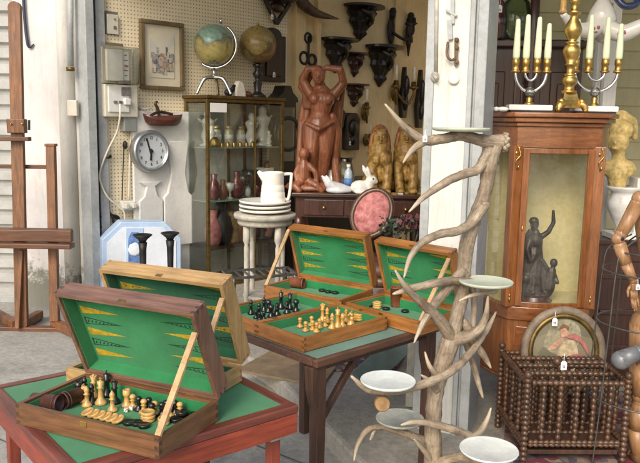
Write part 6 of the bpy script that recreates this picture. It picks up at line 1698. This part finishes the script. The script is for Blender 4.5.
# bust, urn and chest at the right edge
ch = at(628, 240, 3.95)
t = thing('red_chest', 'dark red brown chest behind the wooden lay figure', 'chest', (ch.x + .1, 3.95, FL), 0)
cz_ = ch.z - FL
one('body', W['cab_dark'], t, lambda m: m.box((.02, .2, cz_ / 2), (.56, .4, cz_ - .03)), .006)
one('top', W['cab_dark'], t, lambda m: m.box((.02, .2, cz_ - .012), (.60, .44, .024)), .004)
for i in range(3): one('moulding', W['cab_dark'], t, lambda m: m.box((.02, -.004, cz_ * (.25 + .25 * i)), (.5, .012, .03)), .004)
up = at(621, 236, 4.02)
t = thing('white_urn', 'white marble urn on a square foot beside the cabinet', 'urn', (up.x, 4.02, FL + cz_ + .001), 0)
hU = at(621, 186, 4.02).z - t.location.z; s = 4.02 / 718
one('urn_body', W['marble'], t, lambda m: m.lathe([(.045, .035), (.03, .06), (.055, .10), (.085, hU * .55), (.09, hU * .7), (.07, hU * .82), (.075, hU * .9), (.10, hU * .96), (.095, hU), (.07, hU - .01)], 24))
one('square_foot', W['marble'], t, lambda m: m.box((0, 0, .017), (.16, .16, .034)), .004)
ob = one('marble_block', W['marble'], None, lambda m: m.box((0, 0, .17), (.05, .12, .34)), .004); ob.location = (at(637, 236, 4.0).x, 4.05, FL + cz_ + .001); tag(ob, 'upright white marble slab next to the urn at the right edge', 'slab')
bpz = at(617, 186, 4.02)
t = thing('gilt_bust', 'ochre yellow helmeted bust standing on the white urn beside the cabinet', 'bust', (bpz.x, 4.02, FL + cz_ + .001 + hU + .001), R(-25))
def q(px, py, d=0): return Vector(((px - 617) * s, d, (185 - py) * s))
m = MB()
m.limb([q(617, 183), q(617, 172), q(617, 165)], [.05, .065, .05], 10); m.limb([q(609, 168), q(625, 168)], [.05, .05], 8)
m.cap(q(617, 162), .04, q(616, 152, -.01), .036); m.ball(q(615, 141, -.015), (.06, .066, .075), 12)
m.ball(q(617, 130, .0), (.072, .082, .06), 12); m.limb([q(606, 118, -.02), q(616, 115, .02), q(626, 122, .05), q(629, 137, .07)], [.02, .03, .03, .02], 8)
m.ball(q(613, 142, -.082), (.012, .02, .018), 8); m.ball(q(611, 138, -.07), (.014, .012, .010), 6); m.ball(q(616, 138, -.075), (.014, .012, .010), 6); m.ball(q(613, 148, -.07), (.02, .014, .01), 6)
m.build('helmeted_head', W['bust'], t, 0, .009, 2)
# lay figure with wire hoops
YM = 2.95
t0 = at(662, 300, YM)
t = thing('lay_figure', 'jointed wooden lay figure at the right edge, one arm hanging bent', 'lay figure', (t0.x, YM, FL), R(12))
def q(px, py, d=0): 
    v = at(px, py, YM + d) - Vector((t0.x, YM, FL)); return Matrix.Rotation(-R(12), 3, 'Z') @ v
m = MB(); m.limb([q(662, 205), q(660, 225), q(661, 255), q(660, 290), q(659, 318)], [.085, .10, .085, .078, .10], 12); m.ball(q(660, 196), (.11, .06, .04), 12); m.cap(q(662, 195), .035, q(663, 178), .03)
m.build('torso', W['lay'], t, 0, .012, 2)
m = MB(); m.ball(q(664, 158), (.06, .07, .085), 14); m.ball(q(662, 160, -.07), (.012, .018, .02), 8); m.ball(q(657, 155, -.065), .01, 6); m.ball(q(668, 155, -.065), .01, 6); m.ball(q(662, 168, -.06), (.02, .01, .007), 6); m.build('head', W['lay'], t, 0, .009, 2)
one('shoulder_ball', W['lay'], t, lambda m: m.ball(q(640, 199, -.02), .034, 14))
one('upper_arm', W['lay'], t, lambda m: m.cap(q(637, 205, -.02), .032, q(621, 234, -.05), .026, 12))
el = one('elbow_joint', W['lay'], t, lambda m: m.ball(q(618, 239, -.05), .027, 14))
one('pivot_pin', W['iron'], el, lambda m: m.ball(q(618.5, 238, -.05) + Vector((0, -.026, 0)), (.008, .004, .008), 8))
one('forearm', W['lay'], t, lambda m: m.limb([q(620, 246, -.05), q(626, 264, -.06), q(633, 280, -.07)], [.027, .024, .018], 12))
m = MB(); m.ball(q(634, 286, -.07), (.02, .012, .026), 10)
for k in range(4):
    a, l = q(631 + 1.8 * k, 290, -.07), (17, 20, 19, 15)[k] * YM / 720
    m.limb([a, a + Vector((.002, -.006, -l * .5)), a + Vector((.004, -.016, -l))], [.006, .0055, .0045], 6)
m.limb([q(631, 285, -.075), q(628, 290, -.09), q(628, 296, -.10)], [.007, .006, .005], 6)
m.build('hand', W['lay'], t)
one('far_arm', W['lay'], t, lambda m: m.limb([q(684, 200), q(700, 235), q(696, 275)], [.032, .027, .02], 12))
one('thigh', W['lay'], t, lambda m: m.limb([q(648, 325), q(644, 360), q(642, 395)], [.075, .065, .045], 12))
one('thigh', W['lay'], t, lambda m: m.limb([q(672, 325), q(676, 360), q(676, 395)], [.075, .065, .045], 12))
for px in (642, 676):
    a = q(px, 402)
    one('knee_joint', W['lay'], t, lambda m: m.ball(a, .04, 12))
    one('shin', W['lay'], t, lambda m: m.limb([a + Vector((0, 0, -.03)), Vector((a.x, a.y + .02, .16)), Vector((a.x, a.y, .04))], [.045, .045, .025], 12))
    one('foot', W['lay'], t, lambda m: m.limb([Vector((a.x, a.y + .02, .03)), Vector((a.x, a.y - .12, .02))], [.03, .02], 10))
one('clamp', W['blueboot'], t, lambda m: (m.limb([q(621, 360, -.10), q(638, 352, -.10)], [.04, .03], 12), m.cap(q(640, 352, -.1), .03, q(660, 345, -.02), .03)))
pricetag(0, 0, 0, 'little white tag tied to the wrist of the lay figure', .6, at(638, 284, YM - .11), 0)
hc = thing('wire_hoop_cage', 'grey wire hoop skirt frame around the lay figure', 'wire frame', (t0.x - .02, YM, FL), 0)
def zq(py): return at(640, py, YM).z - FL
for py, r in ((250, .205), (271, .225), (322, .235), (395, .25), (455, .26)):
    one('hoop', W['wire'], hc, lambda m: m.ring((0, 0, zq(py)), r, .0036, (0, 0, 1), 8, 48, 1, .9))
for k in range(8):
    a = R(200 + 45 * k)
    one('upright_wire', W['wire'], hc, lambda m: m.tube([(.12 * math.cos(a), .11 * math.sin(a), zq(236)), (.205 * math.cos(a), .185 * math.sin(a), zq(250)), (.225 * math.cos(a), .20 * math.sin(a), zq(271)), (.235 * math.cos(a), .21 * math.sin(a), zq(322)), (.25 * math.cos(a), .225 * math.sin(a), zq(395)), (.27 * math.cos(a), .243 * math.sin(a), 0.006)], .0034, 6, 4))

# --- bobbin turned rack and the oval painting
YF = 2.90
f0, f1 = on(528, 381, .0), None
zr = at(578, 381, YF).z
xl, xr = at(528, 381, YF).x, at(630, 381, YF).x
BW = xr - xl; BD = .40
t = thing('bobbin_rack', 'dark bobbin turned canterbury rack with rows of beaded spindles in front of the cabinet', 'rack', (xl, YF, FL), R(1.5))
H = zr - FL
def bead(m, a, b, n, r, seg=10, r0=.45):
    a, b = Vector(a), Vector(b); pts, rad = [], []
    for i in range(n):
        for u, k in ((0.0, r0), (.2, .85), (.5, 1.0), (.8, .85)):
            pts.append(a + (b - a) * ((i + u) / n)); rad.append(r * k)
    pts.append(b); rad.append(r * r0)
    m.tube(pts, rad, seg, 1)
zl_ = at(578, 443, YF).z - FL
zb_ = zl_ - .0
for x in (0, BW):
    for y in (0, BD):
        pst = one('corner_post', W['bobbin'], t, lambda m: (bead(m, (x, y, .0), (x, y, H + .01), 17, .0165), ), 0)
        one('finial', W['bobbin'], pst, lambda m: m.lathe([(.008, H + .008), (.015, H + .016), (.017, H + .026), (.011, H + .036), (0, H + .039)], 12, (x, y, 0)))
rows = [0, BD * .25, BD * .5, BD * .75, BD]
for i, y in enumerate(rows):
    hh = H - .012 + (.0 if i in (0, 4) else .006)
    one('top_rail', W['bobbin'], t, lambda m: bead(m, (.016, y, hh), (BW - .016, y, hh), 17, .0135, r0=.55))
    n = 5 if i == 0 else 8
    for k in range(n):
        x = BW * (k + 1) / (n + 1)
        one('spindle', W['bobbin'], t, lambda m: bead(m, (x, y, zl_ + .008), (x, y, hh - .01), 10 if i else 9, .0105 if i else .0125))
    one('low_rail', W['bobbin'], t, lambda m: bead(m, (.016, y, zl_), (BW - .016, y, zl_), 17, .012))
for x in (0, BW):
    one('side_rail', W['bobbin'], t, lambda m: bead(m, (x, .016, H - .012), (x, BD - .016, H - .012), 14, .0145))
    one('side_rail', W['bobbin'], t, lambda m: bead(m, (x, .016, zl_), (x, BD - .016, zl_), 14, .012))
    for k in range(3):
        y = BD * (k + 1) / 4
        one('side_spindle', W['bobbin'], t, lambda m: bead(m, (x, y, zl_ + .008), (x, y, H - .022), 9, .0105))
    one('foot_rail', W['bobbin'], t, lambda m: bead(m, (x, .016, .09), (x, BD - .016, .09), 14, .011))
one('picture_rest', W['dark'], t, lambda m: m.box((BW / 2, BD * .875, zl_ + .035), (BW - .03, .04, .07)), .002)
one('bottom_board', W['dark'], t, lambda m: m.box((BW / 2, BD / 2, .06), (BW - .03, BD - .03, .02)), .002)
one('slatted_shelf', W['dark'], t, lambda m: m.box((BW / 2, BD / 2, zl_ - .004), (BW - .04, BD - .03, .010)), .002)
one('foot_rail', W['bobbin'], t, lambda m: bead(m, (.016, 0, .10), (BW - .016, 0, .10), 17, .011))
hx = [at(px, 374, YF + rows[1]).x - xl for px in (560, 607)]
hd = one('carrying_handle', W['bobbin'], t, lambda m: bead(m, (hx[0], rows[1], H + .045), (hx[1], rows[1], H + .045), 7, .012))
one('ball_end', W['bobbin'], hd, lambda m: m.ball((hx[0] - .012, rows[1], H + .048), .02, 12))
one('handle_stay', W['bobbin'], hd, lambda m: m.tube([(hx[1], rows[1], H), (hx[1], rows[1], H + .045)], .009, 8, 1))
one('handle_stay', W['bobbin'], hd, lambda m: m.tube([(hx[0], rows[1], H), (hx[0], rows[1], H + .045)], .009, 8, 1))
pricetag(0, 0, 0, 'white price tag on the front top rail of the bobbin rack', .95, at(564, 361, YF - .03), 0)
YO = YF + BD * .875
ov0 = at(564, 306, YO + .05); ovw = (at(606, 360, YO).x - at(522, 360, YO).x) / 2
zbase = FL + zl_ + .075
oh = ov0.z - zbase
t = thing('oval_painting', 'oval framed painting of a figure with a pink scarf standing in the bobbin rack', 'painting', (at(564, 360, YO).x, YO, zbase), R(-2))
tl = Matrix.Rotation(R(-7), 4, 'X')
m = MB(); m.M = tl; m.ring((0, 0, oh / 2), 1, .02, (0, 1, 0), 10, 56, ovw - .018, oh / 2 - .018); m.build('outer_frame', mat('worn grey brown gesso', (.21, .165, .115), .6, .3, 18, .3, 60), t)
m = MB(); m.M = tl; m.ring((0, -.008, oh / 2), 1, .013, (0, 1, 0), 10, 56, ovw - .042, oh / 2 - .042); m.build('gilt_slip', W['brass_old'], t)
m = MB(); m.M = tl @ Matrix.Translation((0, 0, oh / 2)); m.prism([((ovw - .04) * math.cos(a), (oh / 2 - .04) * math.sin(a)) for a in [2 * PI * k / 56 for k in range(56)]], -.006, .012); cv = m.build('canvas', picture_mat('dark green canvas', ((.10, .095, .06), (.17, .155, .10), (.22, .195, .125)), 7), t)
def blob2(name, pts, c, y):
    m = MB(); m.M = tl @ Matrix.Translation((0, 0, oh / 2))
    P, _ = crom([(a, 0, b) for a, b in pts] + [(pts[0][0], 0, pts[0][1])], 5)
    m.prism([(p.x, p.z) for p in P[:-1]], y, y + .0015); m.build(name, mat(name + ' paint', c, .6, .25, 40, 0), cv)
k = ovw / .2
blob2('painted_sky', [(-.10 * k, .02), (-.06 * k, .12), (.02 * k, .15), (.08 * k, .10), (.06 * k, .02), (-.02 * k, -.02)], (.27, .25, .16), -.008)
blob2('painted_dress', [(-.01 * k, .05), (.05 * k, .05), (.07 * k, -.02), (.06 * k, -.10), (-.02 * k, -.12), (-.03 * k, -.03)], (.44, .36, .22), -.010)
blob2('painted_face', [(-.02 * k, .105), (.01 * k, .11), (.015 * k, .075), (-.012 * k, .068)], (.44, .25, .17), -.012)
blob2('painted_hair', [(-.025 * k, .10), (-.01 * k, .128), (.02 * k, .12), (.018 * k, .10), (-.0 * k, .113)], (.16, .08, .04), -.014)
blob2('painted_arm', [(-.06 * k, .03), (-.02 * k, .065), (.0, .05), (-.04 * k, .01), (-.075 * k, .005)], (.42, .25, .17), -.013)
blob2('painted_scarf', [(.0, .07), (.05 * k, .085), (.10 * k, .045), (.12 * k, -.01), (.105 * k, .0), (.08 * k, .04), (.04 * k, .06)], (.36, .13, .115), -.015)
blob2('painted_scarf_end', [(.02 * k, -.02), (.08 * k, -.01), (.13 * k, -.05), (.09 * k, -.04), (.04 * k, -.05)], (.38, .12, .12), -.012)
pricetag(0, 0, 0, 'white price tag stuck near the top of the oval painting', .95, at(555, 318, YO - .0), 0)
# rug at the right and stones under the rack
a, b, c_, d = on(500, 480, FL), on(668, 480, FL), on(668, 392, FL), on(508, 396, FL)
m = MB(); m.slab([(p.x, p.y) for p in (a, b, c_, d)], FL + .002, FL + .012); tag(m.build('floor_rug', W['rug']), 'dark red patterned rug on the floor at the right edge', 'rug')
p = on(528, 388, FL)
m = MB(); m.ball((0, 0, .09), (.15, .10, .09), 14); o = m.build('stone_lump', W['tray_grey']); o.location = (p.x + .02, p.y + .55, FL); tag(o, 'rounded grey stone lying behind the cabinet leg', 'stone')
# ================================================================== light
SUN_EL, SUN_AZ = 36, 200       # azimuth: direction the light comes from, degrees clockwise from +Y
w = bpy.data.worlds.new('World'); sc.world = w; w.use_nodes = True
nt = w.node_tree
sky = nt.nodes.new('ShaderNodeTexSky'); sky.sky_type = 'NISHITA'; sky.sun_disc = False
sky.sun_elevation = R(SUN_EL); sky.sun_rotation = R(SUN_AZ); sky.air_density = 1.0; sky.dust_density = 3.0; sky.ozone_density = 1.0
bg = nt.nodes['Background']; bg.inputs[1].default_value = .15
nt.links.new(sky.outputs[0], bg.inputs[0])
ld = bpy.data.lights.new('sun', 'SUN'); ld.energy = 1.5; ld.angle = R(25); ld.color = (1, .91, .79)
lo = bpy.data.objects.new('sun', ld); C.objects.link(lo)
az, el = R(SUN_AZ), R(SUN_EL)
dv = Vector((math.sin(az) * math.cos(el), math.cos(az) * math.cos(el), math.sin(el)))
lo.rotation_euler = dv.to_track_quat('Z', 'Y').to_euler()
lo.location = (0, -3, 8)
sc.view_settings.view_transform = 'Standard'; sc.view_settings.look = 'None'
sc.view_settings.gamma = 1; sc.view_settings.exposure = 0.6
sc.render.engine = 'CYCLES'
sc.cycles.use_denoising = True
sc.cycles.max_bounces = 8; sc.cycles.transparent_max_bounces = 16
sc.cycles.sample_clamp_indirect = 6
